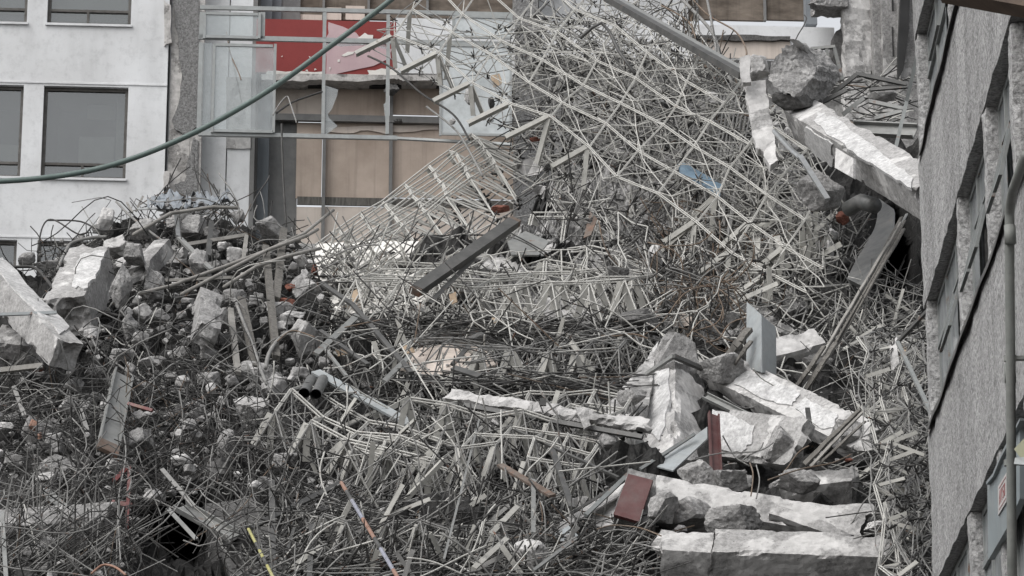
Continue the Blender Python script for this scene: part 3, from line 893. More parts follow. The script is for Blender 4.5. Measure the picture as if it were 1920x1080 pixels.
def side_window(s0, s1, z0, z1, tilt):
    w_ = MB(); T_ = 0.06; o0, o1 = -0.15, -0.115
    for r in ((s0, s0 + T_, z0, z1), (s1 - T_, s1, z0, z1), (s0 + T_, s1 - T_, z0, z0 + T_), (s0 + T_, s1 - T_, z1 - T_, z1)): rbox(w_, *r, o0, o1)
    k = 3
    for i in range(1, k): 
        s = s0 + (s1 - s0) * i / k
        rbox(w_, s - 0.03, s + 0.03, z0 + T_, z1 - T_, o0, o1 + 0.01)
    zt = z0 + (z1 - z0) * 0.62
    rbox(w_, s0 + T_, s1 - T_, zt - 0.03, zt + 0.03, o0, o1 + 0.02)
    wo = w_.build('window', M['frame_green'], rb)
    p = MB(); rbox(p, s0 + T_, s1 - T_, z0 + T_, zt - 0.03, -0.14, -0.13); rbox(p, s0 + T_, s1 - T_, zt + 0.03, z1 - T_, -0.14, -0.13)
    p.build('pane', M['glass_side'], wo)
    # two top-hung vents standing open
    for i in tilt:
        a0 = s0 + (s1 - s0) * i / k + 0.05; a1 = s0 + (s1 - s0) * (i + 1) / k - 0.05
        q = MB()
        zb = zt - 0.62
        for (u0, u1, v0, v1) in ((a0, a0 + 0.04, 0, 1), (a1 - 0.04, a1, 0, 1), (a0 + 0.04, a1 - 0.04, 0, 0.07), (a0 + 0.04, a1 - 0.04, 0.93, 1)):
            def pt(s, v): return rpt(s, zt - 0.62 * v, -0.10 + 0.16 * v)
            q.box(pt(u0, v0), RD * (u1 - u0), pt(u0, v1) - pt(u0, v0), RNN * 0.03)
        vo = q.build('open_vent', M['frame_green'], wo)
        q = MB(); q.box(rpt(a0 + 0.041, zt - 0.05, -0.08), RD * (a1 - a0 - 0.082), V((0, 0, -0.52)) + RNN * 0.134, RNN * 0.008)
        q.build('pane', M['glass_side'], vo)
for i in range(3):
    s0, s1 = PIERS[i + 1][1] + 0.002, PIERS[i][1] - 0.285
    for bi, (b0, b1) in enumerate(zip(bands, bands[1:])):
        side_window(s0, s1, b0[1] + 0.02, b1[0] - 0.001, {2: (0, 1), 3: (1,)}.get(bi, ()) if i else (0,))
# metal flashing along the sills, bent
for zz in (z_sill, z_sill2):
    P = []; k = 60
    for i in range(k + 1):
        s = SNEAR + (SEND - 0.2 - SNEAR) * i / k
        P.append((s, zz + 0.02 + 0.05 * noise.noise(V((s * 1.3, zz, 0))), 0.030 + 0.03 * noise.noise(V((s * 0.9, zz, 5)))))
    m_ = MB()
    for i in range(k):
        a, b = P[i], P[i + 1]
        vs = [rpt(a[0], a[1], -0.1), rpt(b[0], b[1], -0.1), rpt(b[0], b[1], b[2]), rpt(a[0], a[1], a[2]), rpt(b[0], b[1] - 0.07, b[2] + 0.01), rpt(a[0], a[1] - 0.07, a[2] + 0.01)]
        m_.add(vs, [(0, 1, 2, 3), (3, 2, 4, 5)])
    m_.build('sill_flashing', M['steel_dark'], rb)
# rain pipe with elbow
rp = thing('drainpipe', 'grey round drainpipe with bent top running down the stucco building', 'pipe', rpt(*rf(1895, 1080, 0.12), 0.12))
OFP = 0.16
pp = [rpt(*rf(x, y, OFP), OFP) for x, y in ((1900, 1300), (1897, 1000), (1895, 700), (1893, 500), (1893, 410))]
top = pp[-1]
arc = [top + RD * (-0.34 * (1 - math.cos(a))) + V((0, 0, 0.13 * math.sin(a))) for a in [i * math.pi / 16 for i in range(1, 9)]]
arc += [arc[-1] - RD * 0.8]
RPIPE = 0.036
mb = MB(); mb.tube(pp + arc, RPIPE, 14); mb.build('pipe', M['pipe'], rp, True)
for y in (440, 700):
    c = rpt(*rf(1894, y, OFP), OFP)
    mb = MB(); mb.tube([c - V((0, 0, 0.07)), c + V((0, 0, 0.07))], RPIPE * 1.18, 14); mb.build('collar', M['pipe'], rp, True)
for y in (672, 868):
    c = rpt(*rf(1894, y, OFP), OFP)
    mb = MB(); mb.tube([c - V((0, 0, 0.022)), c + V((0, 0, 0.022))], RPIPE * 1.3, 14); mb.bar(c, c - RNN * OFP, 0.03, 0.03); mb.build('bracket', M['pipe'], rp)
# blue-grey hoarding with sign
sg = thing('sign_panel', 'blue grey sheet panel carrying a small red lettered notice behind the drainpipe', 'sign', rpt(*rf(1870, 1030, 0.03), 0.03))
OS = 0.03
def rpoly(mb, pts, o0, o1):
    P = [rpt(*rf(x, y, o1), o1) for x, y in pts]
    Q = [p + RNN * (o0 - o1) for p in P]
    k = len(P)
    mb.add(P + Q, [tuple(range(k)), tuple(range(2 * k - 1, k - 1, -1))] + [(i, k + i, k + (i + 1) % k, (i + 1) % k) for i in range(k)])
mb = MB(); rpoly(mb, [(1851, 908), (1862, 893), (1876, 860), (1891, 832), (1912, 790), (1912, 935), (1889, 988), (1853, 1050)], -0.02, OS); mb.build('panel', M['sign_panel'], sg)
mb = MB(); rpoly(mb, [(1849, 909), (1862, 893), (1876, 859), (1891, 831), (1912, 789), (1912, 784), (1890, 825), (1875, 854), (1861, 888), (1849, 903)], -0.02, OS + 0.03); mb.build('edge_trim', M['sign_panel'], sg)
mb = MB(); rpoly(mb, [(1871, 912), (1888, 884), (1887, 940), (1871, 967)], OS + 0.001, OS + 0.012); nb = mb.build('notice', M['sign_white'], sg)
mb = MB()
for (y0, y1) in ((0.10, 0.13), (0.87, 0.90)):
    def q(u, v): return (1872.2 + 14.2 * u, (911 - 24 * u) + 52 * v)
    rpoly(mb, [q(0.05, y0), q(0.95, y0), q(0.95, y1), q(0.05, y1)], OS + 0.0125, OS + 0.015)
# lettering  : AVISO
LET = {'A': [((0, 1), (.5, 0)), ((.5, 0), (1, 1)), ((.2, .65), (.8, .65))], 'V': [((0, 0), (.5, 1)), ((.5, 1), (1, 0))], 'I': [((.5, 0), (.5, 1))],
       'S': [((1, .1), (.1, .1)), ((.1, .1), (.1, .5)), ((.1, .5), (.9, .5)), ((.9, .5), (.9, .9)), ((.9, .9), (0, .9))], 'O': [((.1, .1), (.9, .1)), ((.9, .1), (.9, .9)), ((.9, .9), (.1, .9)), ((.1, .9), (.1, .1))]}
for i, ch in enumerate('AVISO'):
    for (p, r) in LET[ch]:
        def lp(pt): return rpt(*rf(*q(0.1 + (0.8 * (i + 0.1 + 0.75 * pt[0]) / 5), 0.25 + 0.5 * pt[1]), OS + 0.0125), OS + 0.0135)
        mb.bar(lp(p), lp(r), 0.008, 0.004, RNN)
mb.build('lettering', M['sign_red'], nb)
slab_px('metal_sheet', M['olive'], [(1901, 842, 20.6), (1930, 812, 20.2), (1930, 880, 20.2)], 0.01, 'small olive green sheet corner sticking in at the right edge', 'sheet')
slab_px('metal_sheet', M['frame_grey'], [(1903, 858, 20.5), (1930, 856, 20.1), (1930, 872, 20.1), (1901, 870, 20.5)], 0.01, 'narrow pale grey sheet below the olive green corner', 'sheet')
bar_px('timber_beam', M['brown_soffit'], (1770, -18, 14.0), (1990, 22, 13.6), 34, 34, 'dark brown timber beam crossing the top right corner', 'beam')

# ---- green grey hose strung across
P = smooth_path([at(-140, 341, 47), at(0, 340, 47), at(130, 327, 47), at(240, 300, 47), at(370, 246, 47), at(500, 172, 47), at(620, 86, 47), at(730, 2, 47), at(840, -90, 47)], 8)
mb = MB(); mb.tube(P, 5.2 * mpp(300, 250, 47), 10)
tag(mb.build('hose', M['hose'], None, True), 'long grey green hose strung across the white building front', 'hose')
# black thin cable on the facade
P = smooth_path([at(528, 232, 62.5), at(531, 330, 62.5), at(537, 425, 62.5)], 4)
mb = MB(); mb.tube(P, 2.0 * mpp(530, 300, 62), 6); tag(mb.build('cable', M['black']), 'thin black cable hanging down the slate door leaf', 'cable')

# ================================================================== SPACE FRAMES (double layer rod grids)
def lattice(name, label, O, U, Vv, Nn, ni, nj, keep=None, r=0.014, jit=0.02, mats=('rod_cream', 'rod_grey', 'rod_dark'), edge=None, edge_w=0.09, warp=0.0, drop=0.06, seed=1, double=0.035, star=True):
    rr = random.Random(seed)
    keep = keep or (lambda i, j: True)
    def wob(p, k):
        q = p * 0.45
        return p + V((noise.noise(q + V((seed, 0, 0))), noise.noise(q + V((0, seed, 7))), noise.noise(q + V((3, 0, seed))))) * warp + V((rr.gauss(0, jit), rr.gauss(0, jit), rr.gauss(0, jit)))
    Tn = {(i, j): wob(O(i, j), 0) for i in range(ni + 1) for j in range(nj + 1) if keep(i, j)}
    Bn = {(i, j): wob(O(i + .5, j + .5) + Nn, 1) for i in range(-1, ni + 1) for j in range(-1, nj + 1) if keep(i + .5, j + .5)}
    allp = list(Tn.values())
    c = sum(allp, V((0, 0, 0))) / len(allp)
    th = thing(name, label, 'space frame', V((c.x, c.y, min(p.z for p in allp))), None)
    def chords(nodes, di, dj, mat, rad, dbl, nm):
        lines = {}
        for (i, j) in sorted(nodes):
            if (i + di, j + dj) in nodes:
                lines.setdefault(j if di else i, []).append((nodes[(i, j)], nodes[(i + di, j + dj)]))
        for k, segs in lines.items():
            m_ = MB()
            for a, b in segs:
                if rr.random() < drop:
                    if m_.v: m_.build(nm, mat, th)
                    m_ = MB(); continue
                if m_.v and (a - last).length > 1e-6:
                    m_.build(nm, mat, th); m_ = MB()
                last = b
                d = (b - a).normalized()
                x = d.cross((CAM - a).normalized()).normalized() * dbl
                if dbl:
                    m_.tube([a + x, b + x], rad, 5); m_.tube([a - x, b - x], rad, 5)
                else:
                    mid = (a + b) / 2 + V((rr.gauss(0, jit), rr.gauss(0, jit), rr.gauss(0, jit)))
                    m_.tube([a, mid, b], rad, 5)
            if m_.v: m_.build(nm, mat, th)
    chords(Tn, 1, 0, M[mats[0]], r, double, 'top_chord')
    chords(Tn, 0, 1, M[mats[0]], r * 1.0, double * 0.6, 'cross_chord')
    chords(Bn, 1, 0, M[mats[2]], r, 0, 'bottom_chord')
    chords(Bn, 0, 1, M[mats[2]], r, 0, 'bottom_cross_chord')
    stars = []
    for (i, j), b in Bn.items():
        m_ = MB()
        for (di, dj) in ((0, 0), (1, 0), (0, 1), (1, 1)):
            if (i + di, j + dj) in Tn and rr.random() > drop:
                m_.mi = 0
                m_.tube([b, Tn[(i + di, j + dj)]], r * 0.95, 5)
        if star:
            m_.mi = 1
            for _ in range(7):
                d = V((rr.gauss(0, 1), rr.gauss(0, 1), rr.gauss(0, 1))).normalized()
                m_.tube([b - d * 0.02, b + d * rr.uniform(0.06, 0.13)], r * 1.15, 4)
        if m_.v: stars.append(m_)
    for k, m_ in enumerate(stars):
        if k < 99: m_.build('web_star', [M[mats[1]], M['rod_dark']], th)
    if len(stars) > 99:
        big = MB()
        for m_ in stars[99:]:
            n0 = len(big.v)
            big.v += m_.v; big.f += [tuple(i + n0 for i in f) for f in m_.f]; big.m += m_.m
        tag(big.build('web_star_mass', [M[mats[1]], M['rod_dark']], th), kind='stuff')
    for (i, j, vecs) in (edge or []):
        if (i, j) not in Tn: continue
        a = Tn[(i, j)]
        for (px_, py_, dy) in vecs:
            s = a.y / 0.964 / F
            b = a + V((px_ * s, dy, -py_ * s))
            a2 = a + (b - a).normalized() * 0.05
            m_ = MB(); m_.angle(a2, b, edge_w, 0.010, V((rr.gauss(0, .25), -1, rr.uniform(0.1, 0.6))))
            m_.build('angle_strut', M['angle'], th)
    return th

def lin(p0, du, dv, Y0, yu, yv):
    """node position from pixel steps: du, dv = (dx, dy) px per step; yu, yv = depth per step"""
    return lambda i, j: at(p0[0] + du[0] * i + dv[0] * j, p0[1] + du[1] * i + dv[1] * j, Y0 + yu * i + yv * j)

def lim1(i, j):
    px, py = 743 + 70 * i + 33 * j, 72 + 43 * i - 46 * j
    if py < -60: return False
    top = -20 + (px - 1130) * 0.60 if px > 1130 else -200
    return py > top and px < 1570
E1 = [(i, 0, [(-72, 44, -.15), (6, 62, 0.1), (28, 58, .4)]) for i in (0, 1, 2)] + [(3, 0, [(-80, 45, -.1)]), (4, 0, [(-85, 48, -.1), (-25, 92, .1)]), (5, 0, [(-70, 45, -.1), (-8, 85, 0)])] + \
     [(i, 0, [(-62, 46, -.1), (-8, 80, 0), (-85, 66, .4)]) for i in (8, 9, 10)] + [(0, 1, [(-6, 78, .3)]), (1, 1, [(-8, 84, .3)]), (8, 1, [(-55, 50, .1), (-10, 84, .1)]), (9, 1, [(-60, 50, .1)]), (10, 1, [(-66, 52, .1), (-12, 72, .1)])]
lattice('space_frame', 'large pale double layer rod grid draped over the centre and upper right of the heap', lin((743, 72), (70, 43), (33, -46), 53, -0.72, 0.5), None, None, V((0.10, 0.62, -0.02)), 11, 9, lim1, 0.0100, 0.026, drop=0.10, mats=('rod_cream', 'rod_cream', 'rod_grey'), double=0.013, edge=E1, edge_w=0.080, warp=0.24, seed=3)
# a second crumpled layer behind the first
def lim2(i, j):
    px, py = 960 + 66 * i + 40 * j, 60 + 46 * i - 40 * j
    top = 0 + (px - 1130) * 0.60 if px > 1130 else -200
    return top < py < 520 and 900 < px < 1590
lattice('space_frame', 'second crumpled grey rod grid lying behind the large pale grid', lin((960, 60), (66, 46), (40, -40), 53.6, -0.72, 0.5), None, None, V((0.25, 0.5, -0.15)), 10, 7, lim2, 0.0112, 0.05, mats=('rod_cream', 'rod_cream', 'rod_dark'), warp=0.4, drop=0.08, seed=5, double=0.0)
lattice('space_frame', 'third dusty rod grid deepest behind the large pale grid', lin((985, 90), (58, 50), (44, -34), 54.3, -0.72, 0.5), None, None, V((-0.2, 0.5, 0.1)), 10, 7, lambda i, j: (lambda px, py: (px - 1130) * 0.60 < py < 520 and 940 < px < 1590 and py > -40)(985 + 58 * i + 44 * j, 90 + 50 * i - 34 * j), 0.0115, 0.05, mats=('rod_cream', 'rod_cream', 'rod_dark'), warp=0.4, drop=0.08, seed=6, double=0.0)
lattice('space_frame', 'pale rod grid pressed close behind the large pale grid', lin((711, 72), (101, -3), (19, 44.5), 53.2, -0.22, -0.61), None, None, V((0.2, 0.45, 0.1)), 9, 12, lambda i, j: (lambda px, py: -20 + (px - 1130) * 0.60 < py and 700 < px < 1570 and -60 < py < 560 and py < 110 + (px - 743) * .61)(711 + 101 * i + 19 * j, 72 - 3 * i + 44.5 * j), 0.0095, 0.03, mats=('rod_cream', 'rod_cream', 'rod_grey'), warp=0.3, drop=0.08, seed=9, double=0.0)

lattice('space_frame', 'narrow pale rod truss leaning like a ramp in front of the tan boards', lin((882, 260), (-41.5, 28.5), (8, 10), 54, -0.72, -0.34), None, None, at(952, 352, 52.8) - at(885, 300, 53.3), 7, 5, None, 0.0150, 0.02, drop=0.03, double=0.026,
        edge=[(0, 0, [(46, 62, .1), (70, 40, .2)]), (1, 0, [(16, 22, 0)]), (0, 1, [(45, 55, .2)]), (1, 2, [(40, 52, .3)]), (0, 3, [(70, 30, 0.2)]), (2, 0, [(14, 20, 0)])], edge_w=0.10, warp=0.10, seed=8, mats=('rod_cream', 'rod_cream', 'rod_grey'))

W1 = [(i, j, [(-20, 72, 0.0), (26, 74, 0.1)]) for i in (4, 5, 6, 7) for j in (0, 1)]
lattice('space_frame', 'flat lying rod truss with zigzag cream struts below the dark box beam', lin((668, 524), (72, 1), (22, -9), 44.5, 0.02, 0.75), None, None, at(700, 600, 44.3) - at(700, 524, 44.5), 7, 4, None, 0.0130, 0.03, double=0.018, drop=0.06, edge=W1, edge_w=0.105, warp=0.10, seed=12, mats=('rod_cream', 'rod_cream', 'rod_dark'))
W2 = [(i, 0, [(-20, 70, 0.0), (22, 70, 0.1)]) for i in (2, 3, 4, 5)]
lattice('space_frame', 'dusty rod truss squeezed under the flat truss in the middle of the heap', lin((760, 632), (66, 4), (26, -6), 42.2, 0.05, 0.7), None, None, at(800, 705, 42) - at(800, 632, 42.2), 6, 3, None, 0.0125, 0.045, double=0.02, drop=0.15, edge=W2, edge_w=0.10, warp=0.15, seed=14, mats=('rod_grey', 'rod_grey', 'rod_dark'))
W3 = [(i, 0, [(-18, 78, 0.0), (16, 76, 0.15)]) for i in range(0, 6)] + [(1, 1, [(-40, 60, .1)]), (3, 1, [(10, 82, 0)])]
lattice('space_frame', 'bent rod truss with hanging struts below the long white broken beam', lin((770, 748), (66, 12), (26, -7), 39.6, -0.1, 0.6), None, None, at(800, 845, 39.1) - at(800, 765, 39.3), 5, 3, None, 0.0120, 0.035, double=0.018, drop=0.07, edge=W3, edge_w=0.085, warp=0.3, seed=17, mats=('rod_cream', 'rod_grey', 'rod_dark'))
W4 = [(i, 0, [(-34, 66, 0.0), (-4, 74, 0.1), (24, 52, .2)]) for i in range(0, 5)] + [(i, 1, [(-50, 44, .1)]) for i in range(1, 5)]
lattice('space_frame', 'broken rod truss with splayed cream struts below the pale blue plank', lin((525, 762), (66, 26), (20, -14), 38.9, -0.25, 0.6), None, None, at(500, 850, 38.7) - at(500, 775, 38.9), 4, 2, None, 0.0120, 0.035, double=0.018, drop=0.07, edge=W4, edge_w=0.085, warp=0.3, seed=19, mats=('rod_cream', 'rod_grey', 'rod_dark'))
W5 = []
lattice('space_frame', 'upright rod truss with zigzag struts wedged against the stucco building corner', lin((1600, 640), (7, 56), (26, 3), 38.4, -0.75, 0.25), None, None, at(1680, 760, 38.3) - at(1640, 760, 38), 8, 3, None, 0.0085, 0.04, double=0.0, edge=W5, edge_w=0.075, warp=0.25, seed=23, mats=('rod_grey', 'rod_grey', 'rod_grey'))
W6 = [(i, 0, [(-60, 36, 0.0), (8, 60, .1)]) for i in (1, 3, 5)]
lattice('space_frame', 'dark sagging rod grid spread over the bottom centre of the heap', lin((640, 920), (62, 8), (30, -40), 37.4, -0.05, 0.9), None, None, V((0.1, 0.5, -0.25)), 9, 3, None, 0.0125, 0.06, edge=W6, edge_w=0.075, warp=0.5, seed=27, drop=0.2, mats=('rod_grey', 'rod_grey', 'rod_dark'))

G = ('rod_cream', 'rod_cream', 'rod_dark')
lattice('space_frame', 'fine crushed rod grid in front of the white slab left of the dark box beam', lin((640, 470), (48, 12), (-8, 32), 47.4, 0.05, -0.75), None, None, V((0.12, 0.5, -0.1)), 6, 6, None, 0.0112, 0.05, warp=0.4, seed=41, drop=0.08, mats=G, double=0.0)
lattice('space_frame', 'fine crushed rod grid behind the flat zigzag truss', lin((880, 470), (50, 8), (4, 30), 47.0, 0.0, -0.7), None, None, V((-0.12, 0.5, -0.1)), 8, 5, None, 0.0112, 0.05, warp=0.4, seed=43, drop=0.08, mats=G, double=0.0)
lattice('space_frame', 'fine crushed rod grid left of the squeezed truss', lin((640, 590), (46, 10), (2, 30), 44.2, 0.0, -0.65), None, None, V((0.1, 0.5, -0.1)), 7, 4, None, 0.0108, 0.05, warp=0.4, seed=45, drop=0.1, mats=('rod_cream', 'rod_grey', 'rod_dark'), double=0.0)
lattice('space_frame', 'grey rod grid sagging into the brown tangle right of the centre', lin((1180, 430), (54, 22), (-6, 38), 47.8, -0.35, -0.9), None, None, V((0.1, 0.5, -0.1)), 7, 5, None, 0.0112, 0.05, warp=0.5, seed=47, drop=0.1, mats=('rod_cream', 'rod_grey', 'rod_dark'), double=0.0)
lattice('space_frame', 'crushed pale rod grid spread below the leaning ramp truss', lin((610, 478), (62, 20), (-6, 40), 48.4, 0.1, -0.85), None, None, V((0.15, 0.55, -0.1)), 5, 4, None, 0.0130, 0.05, warp=0.45, seed=31, drop=0.12, mats=('rod_cream', 'rod_cream', 'rod_dark'), double=0.0)
lattice('space_frame', 'crumpled rod grid right of the dark box beam', lin((985, 395), (66, 26), (-14, 44), 49.2, -0.3, -0.95), None, None, V((0.1, 0.6, -0.05)), 5, 4, None, 0.0130, 0.05, warp=0.5, seed=33, drop=0.12, mats=('rod_cream', 'rod_grey', 'rod_dark'), edge=[(i, 0, [(10, 70, .1), (40, 62, .2)]) for i in (0, 1, 2, 3, 4)] + [(i, 2, [(-30, 60, 0)]) for i in (1, 3)], edge_w=0.085)
lattice('space_frame', 'dim rod grid hanging between the bottom trusses and the squared blocks', lin((760, 860), (64, 14), (-16, 44), 39.6, -0.1, -0.95), None, None, V((0.1, 0.5, -0.1)), 5, 4, None, 0.0120, 0.05, warp=0.5, seed=35, drop=0.15, mats=('rod_grey', 'rod_grey', 'rod_dark'), double=0.0)
lattice('space_frame', 'dim rod grid low on the left of the bottom trusses', lin((560, 880), (62, 6), (10, 46), 39.0, -0.05, -1.0), None, None, V((0.1, 0.5, -0.1)), 4, 3, None, 0.0120, 0.06, warp=0.5, seed=37, drop=0.15, mats=('rod_grey', 'rod_dark', 'rod_dark'), double=0.0)

WZ = lambda ni, h: [(i, 0, [(-24, h, 0.0), (22, h - 4, 0.12)]) for i in range(ni + 1)] + [(i, 1, [(14, h - 8, 0.1)]) for i in range(0, ni + 1, 2)]
lattice('space_frame', 'folded truss with zigzag struts left below the long white broken beam', lin((640, 836), (56, 12), (22, -10), 38.2, -0.1, 0.6), None, None, at(700, 930, 37.9) - at(700, 850, 38.2), 4, 2, None, 0.0105, 0.03, double=0.014, edge=WZ(4, 74), edge_w=0.062, warp=0.3, seed=51, drop=0.08, mats=('rod_cream', 'rod_grey', 'rod_dark'))
lattice('space_frame', 'folded truss with zigzag struts right below the long white broken beam', lin((868, 846), (54, 10), (22, -10), 38.0, -0.1, 0.6), None, None, at(900, 930, 37.7) - at(900, 850, 38.0), 4, 2, None, 0.0105, 0.03, double=0.014, edge=WZ(4, 72), edge_w=0.062, warp=0.3, seed=53, drop=0.08, mats=('rod_cream', 'rod_grey', 'rod_dark'))
lattice('space_frame', 'dull folded truss with zigzag struts near the bottom edge', lin((600, 968), (58, 6), (24, -10), 35.4, -0.05, 0.6), None, None, at(700, 1060, 35.1) - at(700, 985, 35.4), 6, 2, None, 0.0095, 0.03, double=0.012, edge=WZ(6, 66), edge_w=0.050, warp=0.3, seed=55, drop=0.1, mats=('rod_grey', 'rod_grey', 'rod_dark'))
WV = lambda n: [(i, 0, [(RN.uniform(40, 66), RN.uniform(-34, -14), .1), (RN.uniform(40, 66), RN.uniform(14, 36), 0)]) for i in range(n)]
lattice('space_frame', 'crumpled upright truss with crossing struts low beside the stucco building', lin((1640, 830), (6, 44), (24, 4), 35.6, -0.7, 0.3), None, None, at(1700, 900, 35.0) - at(1660, 900, 34.9), 5, 2, None, 0.0080, 0.05, edge=WV(6), edge_w=0.048, warp=0.5, seed=57, drop=0.1, mats=('rod_cream', 'rod_grey', 'rod_grey'), double=0.012)
lattice('space_frame', 'crumpled upright truss with crossing struts high beside the stucco building', lin((1612, 640), (4, 42), (26, -6), 39.2, -0.7, 0.3), None, None, at(1690, 720, 38.7) - at(1650, 720, 38.6), 4, 3, None, 0.0085, 0.05, edge=WV(5), edge_w=0.052, warp=0.5, seed=59, drop=0.1, mats=('rod_cream', 'rod_grey', 'rod_grey'), double=0.012)

# ================================================================== LOOSE RODS AND REBAR
def inpoly(x, y, P):
    c = False
    for (x0, y0), (x1, y1) in zip(P, P[1:] + P[:1]):
        if (y0 > y) != (y1 > y) and x < (x1 - x0) * (y - y0) / (y1 - y0) + x0: c = not c
    return c
def sample(P):
    xs, ys = [p[0] for p in P], [p[1] for p in P]
    while True:
        x, y = RN.uniform(min(xs), max(xs)), RN.uniform(min(ys), max(ys))
        if inpoly(x, y, P): return x, y
RODM = [M['rod_cream'], M['rod_grey'], M['rod_dark'], M['rod_rust']]
def pick(wts):
    return RN.choices(range(4), wts)[0]
LIMX = 2.35
def clampx(p):
    """keep clear of the stucco building"""
    lim = X0 + TPH * p.y - 0.25
    if p.y < SEND + 0.4 and p.x > lim: p.x = lim
    return p
def rod_path(px, py, Y, L, ang, dep, curve, k=6, sag=0.0):
    s = mpp(px, py, Y)
    c = at(px, py, Y)
    d = V((math.cos(ang), dep, math.sin(ang))).normalized() * L * s
    if curve <= 0.001: return [c - d / 2, c + d / 2]
    q = d.orthogonal().normalized()
    q = (Matrix.Rotation(RN.uniform(0, 6.28), 3, d) @ q) * d.length * curve
    q2 = (Matrix.Rotation(RN.uniform(0, 6.28), 3, d) @ d.orthogonal().normalized()) * d.length * curve * 0.5
    out = []
    for i in range(k + 1):
        t_ = i / k
        out.append(c + d * (t_ - .5) + q * math.sin(math.pi * t_) + q2 * math.sin(2 * math.pi * t_))
    return [clampx(p) for p in out]
def rods(mb, P, n, L, ang, spread, rad, wts, curve, off=(-0.5, 0.9), dep=0.6):
    for _ in range(n):
        px, py = sample(P)
        Y = surf(px, py) + RN.uniform(*off)
        mb.mi = pick(wts)
        a = math.radians(RN.choice(ang) + RN.gauss(0, spread))
        c = min(0.5, abs(RN.gauss(0, curve))) if RN.random() < min(1, curve * 12) else 0
        mb.tube(rod_path(px, py, Y, RN.uniform(*L), a, RN.gauss(0, dep), c), rad * RN.uniform(0.75, 1.2), 5 if c else 4)
def stars(mb, P, n, L, rad, wts, off=(-0.4, 0.9), k=(5, 9), flat=0.5):
    for _ in range(n):
        px, py = sample(P)
        Y = surf(px, py) + RN.uniform(*off)
        s = mpp(px, py, Y)
        c = at(px, py, Y)
        ax = V((RN.gauss(0, 1), RN.gauss(0, .6), RN.gauss(0, 1))).normalized()
        mt = pick(wts)
        for _ in range(RN.randint(*k)):
            d = V((RN.gauss(0, 1), RN.gauss(0, flat), RN.gauss(0, 1))).normalized()
            d = (d + ax * 0.7).normalized()
            mb.mi = mt
            mb.tube([clampx(c + d * 0.01), clampx(c + d * RN.uniform(*L) * s)], rad * RN.uniform(.85, 1.1), 4)
            mb.mi = 2
            mb.tube([c - d * 0.03, c + d * 0.10], rad * 1.5, 4)

ZC = [(960, 40), (1130, 20), (1390, 160), (1440, 300), (1500, 400), (1560, 520), (1380, 560), (1180, 480), (1040, 400), (960, 260)]
ZM = [(590, 470), (760, 500), (960, 440), (1180, 430), (1400, 520), (1400, 600), (1250, 620), (1180, 700), (900, 720), (760, 690), (640, 600), (580, 520)]
ZM2 = [(620, 600), (1200, 590), (1180, 740), (820, 730), (700, 700)]
ZR = [(1180, 440), (1300, 380), (1420, 440), (1420, 580), (1350, 650), (1240, 600), (1180, 540)]
ZL = [(470, 740), (780, 700), (1130, 780), (1180, 880), (1060, 990), (1000, 1090), (460, 1090), (600, 900)]
ZH = [(60, 480), (180, 420), (300, 375), (430, 385), (560, 440), (610, 560), (640, 700), (420, 760), (180, 700), (120, 600)]
ZB = [(-10, 690), (180, 690), (480, 720), (560, 860), (620, 960), (520, 930), (420, 900), (300, 960), (240, 1090), (-10, 1090)]
ZRT = [(1560, 700), (1620, 560), (1690, 500), (1745, 620), (1745, 1090), (1680, 1090), (1640, 960), (1620, 800)]
ZBR = [(960, 1010), (1150, 960), (1240, 1000), (1230, 1090), (900, 1090)]
ZBE = [(500, 940), (640, 900), (960, 930), (1100, 1000), (1000, 1090), (480, 1090)]
ZT = [(1130, 0), (1250, 0), (1390, 130), (1380, 300), (1340, 250), (1250, 60)]
tangle = MB()
stars(tangle, ZC, 60, (60, 105), 0.0130, (6, 4, 2, .3), (0.4, 1.3))
stars(tangle, ZC, 190, (45, 78), 0.0098, (7, 3, 1, 0), (-0.9, 0.3), (5, 8), 0.35)
rods(tangle, ZC, 300, (60, 170), (32, 55, -42, 90, 10), 12, 0.0100, (6, 4, 3, .4), 0.012, (-0.4, 1.2))
stars(tangle, ZM, 50, (55, 100), 0.0120, (6, 4, 2, .2), (0.2, 1.2))
rods(tangle, ZM, 220, (60, 200), (2, 32, 65, -60, -35), 10, 0.0110, (4, 4, 5, .5), 0.015, (0.2, 1.3))
rods(tangle, [(640, 600), (1200, 596), (1180, 632), (700, 640)], 110, (90, 260), (0, 5, -6, 14), 6, 0.0100, (.4, 2, 8, .3), 0.05, (-0.9, 0.6))
rods(tangle, [(760, 700), (1180, 700), (1160, 730), (860, 728)], 90, (90, 260), (0, 5, -4), 6, 0.0100, (.4, 2, 8, .3), 0.05, (-0.9, 0.6))
rods(tangle, [(600, 500), (1190, 500), (1180, 720), (640, 700)], 50, (60, 180), (5, 35, 65, -60, -35), 14, 0.0100, (4, 4, 4, .3), 0.03, (-2.6, -1.2))
rods(tangle, ZM2, 160, (60, 160), (70, -70, 20, -25), 12, 0.0105, (1, 4, 5, .2), 0.03, (0.2, 1.2))
rods(tangle, [(1410, 430), (1600, 410), (1640, 480), (1600, 640), (1420, 620)], 260, (60, 170), (30, 60, -35, 85), 14, 0.0115, (2.5, 5, 5, .2), 0.03, (0.1, 1.3))
rods(tangle, [(600, 460), (900, 420), (960, 520), (700, 600), (600, 560)], 150, (70, 180), (35, 60, -55, 5), 10, 0.0115, (7, 4, 2, 0), 0.015, (-0.2, 0.6))
rods(tangle, ZR, 520, (50, 180), (20, 60, -30, 90, -60), 25, 0.0090, (.4, 3, 4, 2.6), 0.14, (-0.1, 1.1))
stars(tangle, ZL, 40, (55, 100), 0.0110, (3, 5, 4, .2), (0.1, 1.1))
